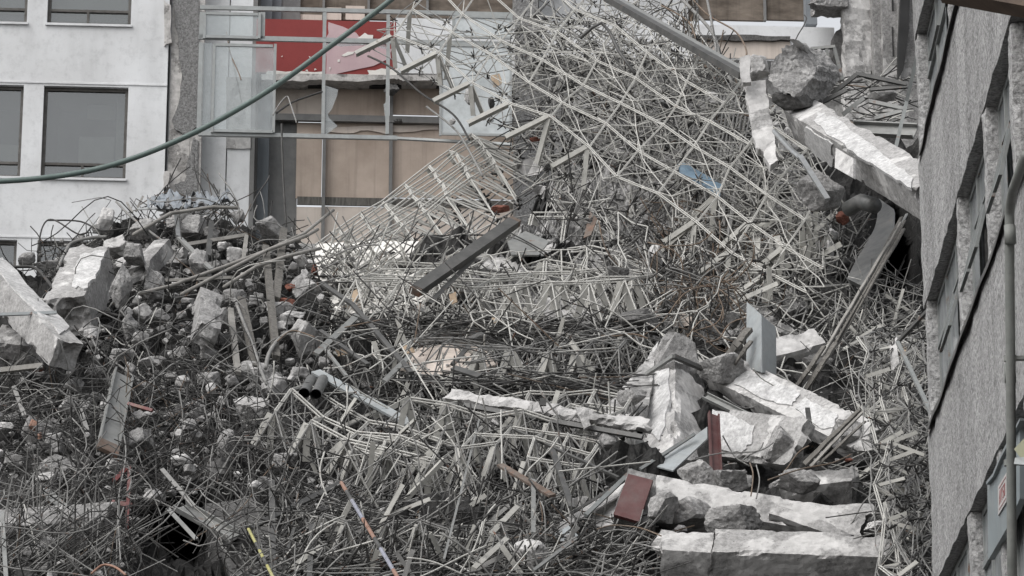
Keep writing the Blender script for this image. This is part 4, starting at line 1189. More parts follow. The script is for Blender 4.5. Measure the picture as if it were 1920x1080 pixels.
rods(tangle, [(480, 740), (760, 720), (1130, 780), (1150, 900), (700, 900), (500, 860)], 90, (60, 190), (15, 50, -35, 80, -65), 16, 0.0095, (3, 5, 5, .2), 0.03, (-1.6, -0.6))
rods(tangle, ZL, 520, (60, 200), (15, 50, -35, 80, -65), 14, 0.0100, (2, 5, 7, .2), 0.025, (0.1, 1.2))
rods(tangle, ZBE, 420, (70, 220), (8, -15, 70, 45), 15, 0.0090, (1, 5, 8, .2), 0.04)
rods(tangle, ZH, 480, (40, 160), (0, 40, -40, 80, -70), 30, 0.0078, (.2, 3, 7, .2), 0.28, (-0.3, 0.9))
rods(tangle, ZB, 640, (70, 300), (0, 15, -25, 60, -60, 85), 26, 0.0070, (.1, 2.6, 8, .2), 0.27, (-0.5, 0.6))
rods(tangle, [(-10, 930), (230, 930), (260, 1090), (-10, 1090)], 110, (120, 300), (38, -38, 88), 6, 0.0072, (.6, 7, 4, 0), 0.03, (-0.9, -0.2))
stars(tangle, ZRT, 30, (40, 90), 0.0070, (6, 4, 1, 0), (-0.6, 0.6))
rods(tangle, ZRT, 420, (60, 240), (28, 68, -25, 88, -60, 10), 9, 0.0066, (4, 6, 4, .2), 0.012, (-0.6, 0.8))
rods(tangle, ZBR, 260, (50, 200), (0, -25, 25, 70), 22, 0.0080, (.8, 6, 5, .3), 0.08)
rods(tangle, ZT, 160, (50, 160), (85, 60, -30), 20, 0.0115, (3, 5, 3, .8), 0.06, (0, 1.2))
rods(tangle, [(1530, 140), (1700, 140), (1700, 260), (1600, 240)], 60, (40, 120), (10, 30, -20), 15, 0.013, (1, 4, 5, .5), 0.03)
rods(tangle, [(350, 910), (560, 890), (570, 1090), (440, 1090), (380, 1000)], 90, (60, 200), (10, 60, -40, 85), 25, 0.0075, (.2, 4, 6, .2), 0.16, (-1.6, -0.4))
tag(tangle.build('rod_tangle', RODM, loc=(0, 40, 0)), 'mass of interlaced thin rods and rebar filling the heap', 'rebar', kind='stuff')

# individual bent bars that show largest
def bars(P, n, L, ang, spread, rad, wts, curve, label, group, off=(-1.1, -0.4)):
    for _ in range(n):
        px, py = sample(P)
        Y = surf(px, py) + RN.uniform(*off)
        a = math.radians(RN.choice(ang) + RN.gauss(0, spread))
        m_ = MB()
        m_.tube(rod_path(px, py, Y, RN.uniform(*L), a, RN.gauss(0, .3), abs(RN.gauss(curve, curve * .6)), 9), rad, 6)
        tag(m_.build('rebar', RODM[pick(wts)], None, True), label, 'rebar', group)
bars(ZH, 60, (80, 220), (0, 40, -40, 70, 20), 25, 0.0095, (.6, 5, 5, 0), 0.24, 'bent rebar sticking out among the concrete lumps of the left heap', 'rebar of the left heap')
bars(ZB, 70, (110, 320), (5, -20, 60, -60, 85), 24, 0.0085, (.3, 6, 4, 0), 0.22, 'long curved rebar in the dark tangle at the lower left', 'rebar of the lower left tangle')
bars(ZL, 40, (110, 220), (20, 55, -40, -70), 20, 0.0115, (3, 5, 2, 0), 0.05, 'loose rod lying across the trusses at the bottom centre', 'rods over the bottom centre')
bars(ZM, 40, (90, 200), (20, 60, -40, 0), 25, 0.0115, (4, 4, 3, .4), 0.05, 'loose rod lying over the trusses in the middle of the heap', 'rods over the middle')
bars(ZR, 30, (80, 190), (30, 70, -30), 30, 0.0105, (0, 2, 2, 6), 0.16, 'rusty curled rebar in the brown tangle right of the centre', 'rusty curled rebar')
bars(ZRT, 26, (90, 200), (70, 20, -20), 14, 0.0078, (4, 5, 2, 0), 0.02, 'loose rod jammed beside the stucco building corner', 'rods beside the stucco building', (-1.3, -0.5))
bars([(1500, 560), (1230, 1010), (1640, 1000)], 8, (60, 150), (10, 60, -30), 20, 0.0095, (1, 6, 3, 1), 0.12, 'bent rebar end poking out between the big concrete blocks', 'rebar ends between the blocks')

def struts(P, n, L, ang, spread, w_, label, group, off, mt='angle'):
    for _ in range(n):
        px, py = sample(P)
        Y = surf(px, py) + RN.uniform(*off)
        a = math.radians(RN.choice(ang) + RN.gauss(0, spread))
        p = rod_path(px, py, Y, RN.uniform(*L), a, RN.gauss(0, .35), 0)
        m_ = MB(); m_.angle(p[0], p[1], w_ * RN.uniform(.8, 1.1), 0.008, V((RN.gauss(0, .4), -1, RN.uniform(-.1, .7))))
        tag(m_.build('flat_strut', M[mt]), label, 'steel strut', group)
struts(ZL, 26, (60, 125), (52, 66, -62, 30, 85), 10, 0.062, 'loose cream flat strut in the bottom trusses', 'flat struts of the bottom trusses', (-1.0, 0.2))
struts(ZBE, 6, (60, 120), (48, 60, -30), 12, 0.052, 'loose dull flat strut in the dark grid along the bottom edge', 'flat struts along the bottom edge', (-0.8, 0.2), 'rod_grey')
struts([(1380, 400), (1560, 410), (1560, 520), (1400, 560)], 22, (60, 110), (38, 35, 85, 95), 6, 0.085, 'loose cream flat strut hanging right of the centre below the blue sheet', 'flat struts below the blue sheet', (-0.9, 0.2))
struts([(1600, 600), (1700, 560), (1745, 700), (1745, 1080), (1690, 1080), (1630, 860)], 40, (50, 110), (24, 28, -22, -35, 70), 12, 0.055, 'loose cream flat strut jammed beside the stucco building', 'flat struts beside the stucco building', (-0.9, 0.3))
struts(ZM2, 16, (50, 90), (65, -66, 75, -72), 8, 0.070, 'loose dusty flat strut in the squeezed trusses of the middle', 'flat struts of the middle', (-0.6, 0.3))
def wire(name, mt, pts, rpx, label, cat='rebar', dY=-0.7, group=None):
    P = smooth_path([at(x, y, surf(x, y) + dY) for x, y in pts], 6)
    m_ = MB(); m_.tube(P, rpx * mpp(pts[0][0], pts[0][1], surf(*pts[0])), 7)
    return tag(m_.build(name, M[mt], None, True), label, cat, group)
wire('rebar', 'rod_grey', [(186, 664), (172, 605), (196, 540), (192, 560), (170, 600), (180, 650), (230, 690), (262, 715)][2:], 1.9, 'pale wire bent in a hairpin in front of the tilted white block')
wire('rebar', 'rod_dark', [(14, 503), (40, 500), (70, 505), (105, 545), (146, 572), (230, 594)], 3.0, 'long dark bar bent over the white column top and the tilted block')
wire('rebar', 'rod_grey', [(100, 527), (120, 505), (150, 478), (160, 470), (166, 484)], 3.6, 'hooked grey pipe end above the tilted white block')
wire('conduit', 'rod_grey', [(108, 505), (124, 470), (136, 455), (170, 446), (200, 444)], 3.2, 'bent flat conduit at the left top of the heap', 'conduit')
wire('rebar', 'rod_dark', [(90, 413), (150, 415), (190, 432), (240, 428)], 1.6, 'thin wire reaching left across the white wall from the heap top')
wire('rebar', 'rod_dark', [(70, 473), (80, 425), (100, 412), (150, 440), (172, 425)], 1.6, 'thin looped wire in front of the lower window')
wire('rebar', 'rod_grey', [(218, 378), (250, 410), (300, 448), (330, 470)], 2.2, 'straight rod leaning at the top of the left heap')
wire('rebar', 'rod_dark', [(362, 317), (386, 336), (410, 362), (405, 385)], 1.5, 'thin curved wire standing up before the white pier')
wire('rebar', 'rod_grey', [(395, 430), (420, 405), (440, 400), (446, 388), (410, 366)], 1.8, 'thin springy wire right of the blue tarp')
wire('rebar', 'rod_dark', [(470, 395), (480, 370), (500, 340), (505, 330)], 1.4, 'thin wire standing before the slate door leaf')
wire('hose', 'orange', [(172, 1075), (192, 1060), (215, 1063), (236, 1078)], 2.4, 'short orange hose arc at the bottom edge', 'hose', -1.4)
wire('cable', 'rod_grey', [(208, 860), (236, 866), (246, 900), (240, 930), (258, 936)], 1.3, 'thin pale wire dangling over the red steel piece', 'cable', -1.3)
wire('cable', 'rod_grey', [(222, 720), (226, 780), (236, 850), (222, 940), (226, 1050)], 1.1, 'long thin pale wire hanging down the lower left tangle', 'cable', -1.4)
wire('rebar', 'rod_grey', [(800, 200), (845, 235), (868, 262), (905, 330)], 2.0, 'thin dark rod curving below the left tip of the big rod grid', dY=-0.2)
wire('rebar', 'rod_dark', [(690, 105), (735, 128), (790, 175), (850, 215), (880, 262)], 2.0, 'long thin rod hanging from the left tip of the big rod grid', dY=-0.2)
wire('rebar', 'rod_grey', [(1280, 0), (1335, 60), (1350, 110), (1375, 160)], 3.2, 'pale rod bundle bar leaning beside the dark top beam', dY=-0.4)
for k in range(8):
    x = 1340 + k * 7
    wire('rebar', 'rod_grey', [(x + 20, 170 + 5 * k), (x + 8, 260), (x + RN.uniform(-8, 8), 330), (x - 14 + RN.uniform(-10, 10), 400 + 6 * k)], 1.9, 'rod of the drooping bundle left of the hanging concrete flake', dY=-1.0, group='drooping rod bundle')

# ================================================================== BIG CONCRETE PIECES
col1 = beam('concrete_column', M['con_plaster'], (1468, 206, 47.5), (1712, 354, 41.0), 52, 40, 'long broken white plastered column sloping down to the stucco building', 'concrete column', j0=0.5, j1=0.3, chip=0.05)
patch(col1, [(1534, 212), (1566, 222), (1610, 256), (1668, 300), (1712, 336), (1708, 354), (1660, 326), (1600, 286), (1556, 256), (1528, 230)], 0, 3)
patch(col1, [(1512, 238), (1562, 270), (1562, 312), (1530, 292), (1512, 268)], 1, 4)
slab_px('cover_plate', M['con_white'], [(1567, 277, 43.82), (1600, 297, 43.05), (1600, 334, 42.75), (1565, 314, 43.5)], 0.04, None, parent=col1, rough=False)
mb = MB()
for (x, y) in ((1575, 291), (1593, 303), (1574, 313), (1592, 326)):
    rock(mb, at(x, y, 42.7), .014, .03, .014, 3, 1)
col2 = slab_px('concrete_column', M['con_raw'], [(1440, 148, 46.9), (1450, 112, 47.0), (1470, 90, 47.1), (1490, 81, 47.2), (1512, 100, 47.2), (1532, 124, 47.1), (1520, 150, 46.9), (1492, 180, 46.7), (1466, 172, 46.7)], 0.95, 'thick column stub with raw grey broken end on top of the long white column', 'concrete column', jn=5, amp=2.6, namp=0.055, cell=0.06, back=at(1572, 150, 48.3) - at(1496, 132, 47.0))
slab_px('plaster_skin', M['con_white'], [(1489, 74, 46.9), (1500, 78, 47.0), (1574, 146, 48.1), (1566, 156, 48.0)], 0.10, None, jn=3, amp=0.8, parent=col2)
slab_px('concrete_flake', M['con_bright'], [(1395, 152, 47.2), (1437, 150, 47.2), (1441, 200, 47), (1448, 225, 47), (1452, 262, 46.8), (1459, 300, 46.6), (1443, 314, 46.6), (1432, 284, 46.8), (1418, 277, 46.8), (1404, 214, 47)], 0.16, 'upright jagged concrete flake hanging beside the long white column', 'concrete flake', jn=4, amp=2.2)
slab_px('concrete_flake', M['con_white'], [(1386, 108, 47.0), (1406, 102, 47.0), (1408, 154, 46.9), (1392, 156, 46.9)], 0.12, 'small white slab edge standing on top of the jagged flake', 'concrete flake', jn=3, amp=1)
rock_px('concrete_chunk', M['con_mid'], 1422, 126, 42, 52, 47.4, 'pale block wedged between white slab edge and round broken end', 72)
rock_px('concrete_chunk', M['con_raw'], 1536, 358, 78, 72, 45.4, 'rough grey concrete lump lying below the long white column', 73, cuts=8, sub=4)
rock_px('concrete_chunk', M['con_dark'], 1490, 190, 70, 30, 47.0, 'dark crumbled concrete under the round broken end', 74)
# upright block in the right middle
st_ = beam('concrete_column', M['con_bright'], (1262, 840, 39.9), (1268, 674, 41.9), 60, 58, 'upright white column stump with pointed top in the right foreground', 'concrete column', j0=0.35, j1=0.05, chip=0.10, cell=0.055)
patch(st_, [(1222, 690), (1256, 676), (1258, 740), (1248, 800), (1236, 828), (1214, 800), (1208, 740)], 0, 5)
slab_px('concrete_slab', M['con_grey'], [(1258, 614, 42.3), (1302, 642, 42.4), (1314, 694, 42.3), (1264, 676, 41.6), (1212, 700, 42.4), (1226, 660, 42.6)], 0.45, 'grey pointed concrete top piece sitting on the upright stump', 'concrete chunk', jn=4, amp=2.0)
bar_px('strap', M['steel_grey'], (1211, 702, 41.7), (1263, 668, 41.2), 7, 7, 'flat steel strap across the left of the upright stump top', 'steel strap')
bar_px('strap', M['steel_dark'], (1263, 668, 41.2), (1318, 692, 41.6), 8, 8, 'dark steel strap across the right of the upright stump top', 'steel strap')
slab_px('concrete_slab', M['con_mid'], [(1234, 640, 42.9), (1214, 770, 41.0), (1150, 800, 40.6), (1132, 764, 41.1), (1200, 688, 42.2)], 0.2, 'pale triangular slab leaning behind the upright stump', 'concrete slab', jn=3, amp=1.6)
rock_px('concrete_chunk', M['con_raw'], 1184, 744, 48, 32, 40.9, 'small square broken block on the pale triangular slab', 75)
b6_ = beam('concrete_beam', M['con_white'], (1318, 704, 42.0), (1590, 836, 39.2), 62, 22, 'long white topped beam sloping right behind the upright stump', 'concrete beam', square=False, deep=35, j0=0.35, j1=0.35, cell=0.06)
patch(b6_, [(1392, 694), (1430, 702), (1500, 740), (1486, 762), (1440, 752), (1376, 722)], 0, 6)
patch(b6_, [(1492, 768), (1512, 748), (1570, 780), (1566, 806), (1540, 806)], 0, 7)
rock_px('concrete_chunk', M['con_raw'], 1352, 690, 70, 52, 41.6, 'coarse broken end of the long white topped beam', 76, sub=4, cuts=5)
b7_ = beam('concrete_beam', M['con_plaster'], (1328, 852, 39.6), (1470, 872, 38.6), 92, 12, 'thick white faced beam below the long white topped beam', 'concrete beam', square=False, deep=25, j0=0.1, j1=0.3, cell=0.06)
patch(b7_, [(1338, 768), (1380, 782), (1416, 800), (1412, 830), (1390, 850), (1350, 842), (1334, 820)], 0, 8)
rock_px('concrete_chunk', M['con_raw'], 1472, 840, 82, 76, 38.9, 'coarse grey broken end of the thick white faced beam', 77, sub=4, cuts=6, rough=.08)
beam('concrete_beam', M['con_mid'], (1440, 672, 43.2), (1556, 640, 43.6), 34, 46, 'grey wide beam lying behind the pale blue folded sheet', 'concrete beam', j0=0.1, j1=0.3)
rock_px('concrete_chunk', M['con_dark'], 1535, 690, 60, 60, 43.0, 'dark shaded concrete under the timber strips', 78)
beam('concrete_block', M['con_mid'], (1456, 918, 37.6), (1598, 900, 37.4), 30, 52, 'squared concrete block with rounded top right of the maroon strip', 'concrete block', j0=0.25, j1=0.08, chip=0.08, cell=0.05)
rock_px('concrete_chunk', M['con_raw'], 1496, 902, 74, 44, 37.2, 'crumbled pale lump at the left shoulder of the squared block', 79)
# long beam with the maroon tile
bm_ = beam('concrete_beam', M['con_white'], (1212, 938, 36.6), (1620, 1012, 35.8), 52, 50, 'long white beam with a maroon painted end in the lower right', 'concrete beam', j0=0.05, j1=0.4, chip=0.055, cell=0.05, square=False, deep=38)
slab_px('maroon_face', M['maroon'], [(1178, 888, 36.05), (1224, 900, 35.95), (1198, 978, 35.65), (1150, 964, 35.75)], 0.05, None, parent=bm_, rough=False)
slab_px('end_block', M['con_grey'], [(1176, 878, 36.15), (1232, 892, 36.1), (1230, 980, 35.85), (1196, 982, 35.85), (1152, 968, 35.85)], 0.5, None, jn=3, amp=1.5, parent=bm_)
rock_px('concrete_chunk', M['con_raw'], 1238, 955, 52, 56, 35.7, 'square grey broken block right of the maroon face', 80, cuts=5)
rock_px('concrete_chunk', M['con_raw'], 1372, 975, 90, 56, 35.3, 'pale lump with brick scraps between the two lowest beams', 81, sub=4)
rock_px('concrete_chunk', M['con_grey'], 1296, 962, 90, 60, 35.9, 'grey lump under the long white beam', 82)
beam('concrete_beam', M['con_mid'], (1440, 962, 35.5), (1590, 1014, 35.1), 22, 14, 'narrow splinter of beam lying on the lowest block', 'concrete beam', j0=0.1, j1=0.4)
slab_px('concrete_slab', M['con_mid'], [(1512, 950, 36.9), (1636, 944, 36.7), (1642, 962, 36.5), (1592, 984, 36.3), (1550, 972, 36.5)], 0.08, 'thin pale slab lying right of the squared block', 'concrete slab', jn=3, amp=1.2)
beam('concrete_beam', M['con_mid'], (1336, 1034, 34.0), (1668, 1044, 33.8), 44, 62, 'massive concrete beam along the bottom right edge', 'concrete beam', j0=0.05, j1=0.4, chip=0.055, cell=0.05)
beam('concrete_block', M['con_mid'], (1234, 1030, 34.1), (1334, 1036, 34.0), 38, 62, 'cracked off block left of the massive bottom beam', 'concrete block', j0=0.2, j1=0.1, chip=0.06, cell=0.05)
for k, (pts, lab) in enumerate((([(1408, 930), (1412, 890), (1406, 868)], 'left of two upright rebar ends on the long white beam'), ([(1418, 935), (1424, 900), (1418, 872)], 'right of two upright rebar ends on the long white beam'), ([(1440, 900), (1500, 880), (1560, 868), (1596, 852)], 'ribbed bar lying across the squared block'), ([(1300, 862), (1350, 850), (1420, 846), (1450, 830)], 'thin bar in the shade under the thick white faced beam'), ([(1640, 1000), (1680, 990), (1720, 1004)], 'bar end right of the long white beam'), ([(1600, 1010), (1650, 1000), (1690, 1020)], 'second bar end right of the long white beam'), ([(1240, 1005), (1200, 990), (1150, 985), (1120, 992)], 'bar running left from the cracked off block'), ([(1236, 1030), (1190, 1020), (1150, 1040), (1110, 1034)], 'lower bar running left from the cracked off block'), ([(1444, 205), (1420, 220), (1380, 210)], 'bar end left of the long white column'), ([(130, 672), (160, 690), (190, 688)], 'bar end at the foot of the left white column'), ([(520, 640), (548, 620), (590, 632)], 'bar in the pale broken piece right of the tall post'))):
    wire('rebar', 'rod_grey' if k % 2 else 'rod_rust', pts, 1.3, lab, dY=-1.6)
# left heap
lc_ = beam('concrete_column', M['con_plaster'], (-24, 497, 42.6), (108, 634, 40.6), 27, 48, 'big white column sloping down on the left edge', 'concrete column', j0=0.1, j1=0.14, chip=0.05, cell=0.06)
patch(lc_, [(-10, 484), (10, 490), (60, 545), (130, 615), (112, 628), (50, 568), (-10, 506)], 0, 9)
tb_ = beam('concrete_block', M['con_plaster'], (160, 552, 43.6), (205, 458, 45.2), 66, 46, 'tilted white block with raw grey side near the left heap top', 'concrete block', j0=0.2, j1=0.4, chip=0.08, cell=0.055)
patch(tb_, [(150, 480), (196, 470), (186, 508), (164, 542), (136, 540), (140, 508)], 0, 10)
rock_px('concrete_chunk', M['con_raw'], 226, 535, 36, 60, 43.6, 'raw grey broken side of the tilted white block', 83, sub=4)
beam('concrete_block', M['con_grey'], (272, 498, 45.2), (318, 446, 46.0), 20, 28, 'leaning grey block right of the tilted white block', 'concrete block', j0=0.2, j1=0.2)
rock_px('concrete_chunk', M['con_raw'], 255, 474, 36, 40, 45.0, 'crumbly lump filling behind the tilted white block', 84, sub=4)
beam('concrete_block', M['con_raw'], (372, 602, 42.0), (376, 538, 43.0), 14, 44, 'upright grey block in the middle of the left heap', 'concrete block', j0=0.12, j1=0.2, chip=0.08, cell=0.05)
beam('concrete_block', M['con_grey'], (-20, 640, 42.2), (46, 648, 42.0), 36, 44, 'squared block under the white column at the left edge', 'concrete block', j0=0.1, j1=0.15, chip=0.08)
beam('concrete_beam', M['con_grey'], (-30, 990, 35.6), (205, 974, 35.5), 34, 60, 'slab edge with dusty pale top at the bottom left behind the mesh', 'concrete slab', j0=0.1, j1=0.3, chip=0.06)
slab_px('concrete_slab', M['con_dark'], [(384, 944, 37.2), (468, 930, 37.4), (520, 1000, 36.4), (548, 1095, 35.2), (448, 1095, 35.2), (398, 1016, 36.0)], 0.3, 'dark sloping slab beside the hollow at the bottom', 'concrete slab', jn=4, amp=3)
# long white broken beam, lying
lb = beam('concrete_beam', M['con_white'], (838, 746, 39.9), (1208, 802, 38.9), 20, 12, 'long thin white broken beam lying across the lower centre', 'concrete beam', square=False, deep=40, j0=0.4, j1=0.3, chip=0.05, cell=0.045, rough=0.022)
bar_px('channel', M['steel_dark'], (870, 760, 39.7), (1205, 820, 38.7), 9, 7, None, parent=lb)
slab_px('plaster_flap', M['con_grey'], [(1078, 764, 39.0), (1104, 766, 39.0), (1106, 796, 38.8), (1094, 804, 38.8)], .04, None, jn=3, amp=1, parent=lb)
mb = MB(); rough_box(mb, at(1018, 754, 39.0), V((.04, 0, 0)), V((0, .04, 0)), V((0, 0, .05)), .03, .004, .01); mb.build('tube_end', M['steel_dark'], lb)

ROCKS = [  # px, py, w, h, material, label
 (198, 410, 34, 50, 'con_white', 'upright white lump at the left top of the heap'), (215, 462, 46, 40, 'con_white', 'pale lump just above the tilted white block'),
 (52, 486, 32, 26, 'con_raw', 'round lump on the window line at far left'), (82, 497, 44, 18, 'con_raw', 'flat lump beside the round one at far left'),
 (302, 470, 24, 14, 'con_white', 'small clean white lump below the heap crest'), (365, 425, 44, 44, 'con_mid', 'pale block right of the silver strut on the crest'),
 (326, 418, 30, 24, 'con_white', 'pale flat lump behind the silver strut'), (270, 432, 50, 34, 'con_raw', 'grey lump in the tangle left of the silver strut'),
 (438, 478, 36, 32, 'con_mid', 'rounded lump left of the dark posts'), (505, 425, 46, 36, 'con_raw', 'grey crumbling lump on the crest before the door leaf'),
 (285, 540, 42, 56, 'con_raw', 'upright lump where the long sticks end'), (298, 594, 30, 26, 'con_raw', 'round lump in the middle of the left heap'),
 (240, 610, 22, 42, 'con_raw', 'pointed upright lump in the middle of the left heap'), (262, 634, 32, 28, 'con_raw', 'lump right below the pointed one'),
 (165, 624, 40, 26, 'con_raw', 'lump at the foot of the tilted white block'), (228, 664, 40, 30, 'con_mid', 'pale lump in the rods below the left heap'),
 (277, 677, 34, 18, 'con_white', 'pair of white crumbs left of the centre tangle'), (140, 592, 24, 28, 'con_raw', 'small lump under the dark bent bar'),
 (438, 556, 40, 34, 'con_raw', 'broken lump hanging in rods below the long sticks'), (536, 570, 34, 22, 'brick', 'pinkish brick lump left of the dark struts'),
 (546, 593, 48, 16, 'con_mid', 'flat pale slab piece below the pinkish brick lump'), (575, 545, 54, 60, 'con_grey', 'grey cluster of lumps at the right shoulder of the left heap'),
 (572, 640, 50, 70, 'con_mid', 'tall pale broken piece right of the tall dark post'), (472, 700, 60, 34, 'con_mid', 'pale lump above the white boulder'),
 (474, 768, 64, 50, 'con_white', 'white boulder left of the splayed cream struts'), (390, 668, 36, 28, 'con_raw', 'lump in the tangle under the upright grey block'),
 (340, 664, 30, 24, 'con_raw', 'small lump beside the hollow below the upright block'), (392, 714, 44, 30, 'con_raw', 'pale lump left of the tall rusty rod'),
 (258, 830, 54, 44, 'con_raw', 'light lump below the grey steel plate'), (262, 781, 22, 20, 'con_raw', 'small lump right of the grey steel plate'),
 (100, 834, 42, 46, 'con_raw', 'lump right of the orange tagged stone'), (60, 808, 40, 44, 'con_raw', 'stone with an orange tag at the left'),
 (94, 896, 48, 26, 'con_white', 'white boulder at the lower left'), (100, 880, 60, 44, 'con_grey', 'grey boulder above the white one at the lower left'),
 (203, 793, 20, 12, 'con_white', 'white crumb on the grey steel plate'), (25, 671, 40, 30, 'con_raw', 'lump beneath the squared block at the left edge'),
 (290, 930, 36, 26, 'con_white', 'white faced lump right of the red steel piece'), (425, 835, 36, 60, 'con_raw', 'narrow upright lumps in the lower left tangle'),
 (478, 912, 28, 18, 'con_white', 'small white lump above the yellow striped pole'), (530, 862, 50, 26, 'con_raw', 'pale lumps under the splayed cream struts'),
 (142, 724, 36, 26, 'con_raw', 'lump in the rods left of the grey steel plate'), (425, 645, 60, 30, 'con_dark', 'dark lump beside the leaning grey timber'),
 (1140, 832, 40, 44, 'con_raw', 'rounded lump left of the dark panel by the stump'), (1000, 1040, 60, 46, 'con_white', 'white lump in rods at the bottom centre'),
 (1310, 895, 56, 60, 'con_raw', 'rough lump behind the maroon strip'), (1375, 900, 70, 50, 'con_grey', 'shaded lump right of the maroon strip'),
 (1590, 815, 50, 50, 'con_raw', 'crumbled end lump right of the long white topped beam'), (1560, 440, 22, 22, 'con_white', 'white crumb hanging in rods near the duct'),
 (1556, 470, 16, 40, 'con_white', 'narrow white crumb hanging below the other near the duct'), (882, 184, 20, 34, 'con_white', 'lump caught on the rod grid before the milky pane'),
 (848, 228, 14, 12, 'con_white', 'small block hung on a thin rod before the milky pane'), (922, 192, 12, 24, 'con_dark', 'thin dark lump caught in the grid by the pane'),
 (1335, 244, 34, 36, 'con_mid', 'pale lump in rods left of the hanging flake'), (1340, 190, 34, 26, 'con_mid', 'pale lump in rods above the blue sheet'),
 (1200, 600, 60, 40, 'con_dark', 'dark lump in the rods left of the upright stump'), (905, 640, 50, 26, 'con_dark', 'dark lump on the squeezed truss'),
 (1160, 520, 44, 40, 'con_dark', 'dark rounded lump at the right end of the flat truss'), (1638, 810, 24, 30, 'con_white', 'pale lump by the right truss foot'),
 (1655, 985, 70, 22, 'con_white', 'pale flat lumps right of the long white beam'), (1230, 480, 30, 40, 'con_white', 'white scrap caught in rods right of the rusty flap'),
 (1655, 660, 40, 60, 'con_grey', 'grey lump inside the right truss'), (1375, 600, 30, 30, 'con_dark', 'dark lump in the rusty tangle'),
 (560, 700, 40, 26, 'con_raw', 'lump above the twin pipe ends'), (420, 600, 30, 40, 'con_grey', 'lump right of the upright grey block'),
]
for (x, y, w_, h_, mt, lab) in ROCKS:
    rock_px('concrete_chunk', M[mt], x, y, w_, h_, surf(x, y) - 0.55, lab, None, sub=4 if w_ > 40 else 3, cuts=RN.randint(4, 8), rough=RN.uniform(.07, .14), cat='concrete lump')
def crumbs(P, n, sz, mats_, label, group, off=(-0.2, 0.7)):
    for _ in range(n):
        x, y = sample(P)
        s = RN.uniform(*sz) * (0.6 + 0.8 * RN.random() ** 2)
        rock_px('rubble_lump', M[RN.choice(mats_)], x, y, s * RN.uniform(.8, 1.3), s * RN.uniform(.65, 1.1), surf(x, y) + RN.uniform(*off), label, None, group, 3, RN.randint(4, 8), RN.uniform(.08, .15), cat='rubble')
crumbs(ZH, 125, (11, 36), ['con_raw', 'con_mid', 'con_grey', 'con_mid', 'con_white'], 'small broken concrete lump lodged between the rods of the left heap', 'small lumps of the left heap', (-0.9, 0.2))
crumbs(ZB, 95, (10, 34), ['con_raw', 'con_grey', 'con_mid', 'con_dark'], 'small broken concrete lump lodged in the lower left tangle', 'small lumps of the lower left', (-0.7, 0.4))
crumbs(ZM, 40, (14, 44), ['con_white', 'con_mid', 'con_grey', 'con_raw'], 'small concrete scrap lying under the trusses in the middle', 'scraps under the middle trusses', (0.5, 1.2))
crumbs(ZL, 30, (10, 30), ['con_mid', 'con_grey', 'con_dark'], 'small concrete scrap lying under the bottom trusses', 'scraps under the bottom trusses', (0.3, 1.0))
crumbs([(1240, 860), (1480, 860), (1640, 760), (1640, 1000), (1260, 1000)], 26, (12, 34), ['con_raw', 'con_mid', 'con_white'], 'small concrete lump scattered among the big beams at right', 'lumps among the big beams', (0.1, 0.8))
sm = MB()
for P, n, sz in ((ZH, 420, (4, 16)), (ZH, 130, (12, 24)), (ZB, 130, (10, 22)), (ZB, 480, (4, 16)), (ZM, 520, (4, 14)), (ZL, 400, (3, 10)), (ZC, 90, (4, 12)), ([(1180, 700), (1640, 700), (1640, 1080), (1240, 1080)], 160, (3, 10))):
    for _ in range(n):
        x, y = sample(P); s = RN.uniform(*sz); Y = surf(x, y) + RN.uniform(0.0, 0.9); k = mpp(x, y, Y)
        sm.mi = RN.choice((0, 0, 1, 2))
        rock(sm, at(x, y, Y), s * k * .6, s * k * .6, s * k * .45, RN.randrange(10 ** 6), 2 if s > 7 else 1, .12, 4)
tag(sm.build('rubble_crumbs', [M['con_raw'], M['con_mid'], M['con_dark']], loc=(0, 40, 0)), 'fine concrete crumbs scattered through the heap', 'rubble', kind='stuff')

# pale slab bodies under the middle trusses
slab_px('concrete_slab', M['chip'], [(596, 456, 48.6), (880, 450, 48.7), (870, 520, 47.0), (760, 585, 45.6), (640, 590, 45.5), (585, 510, 47.2)], 0.3, 'white broken slab lying under the rods left of the dark box beam', 'concrete slab', jn=4, amp=4)
slab_px('plaster_sheet', M['tan_light'], [(770, 655, 43.6), (900, 640, 43.9), (930, 684, 42.9), (840, 704, 42.5), (750, 694, 42.7)], 0.03, 'cream sheet showing under the squeezed truss', 'sheet', jn=3, amp=3)
slab_px('concrete_slab', M['con_white'], [(900, 500, 47.2), (1000, 430, 48.8), (1075, 470, 48.0), (1020, 530, 46.8)], .1, 'white slab scrap right of the dark box beam', 'concrete slab', jn=3, amp=3)
slab_px('concrete_slab', M['con_mid'], [(1000, 555, 45.9), (1140, 555, 45.9), (1110, 612, 44.8), (1010, 608, 44.8)], .1, 'pale slab scrap behind the zigzag cream struts', 'concrete slab', jn=3, amp=3)
slab_px('steel_plate', M['steel_grey'], [(952, 452, 47.4), (985, 433, 47.8), (1030, 452, 47.6), (1010, 478, 47.2), (960, 478, 47.0)], 0.03, 'grey plate hanging right of the dark box beam', 'steel plate')
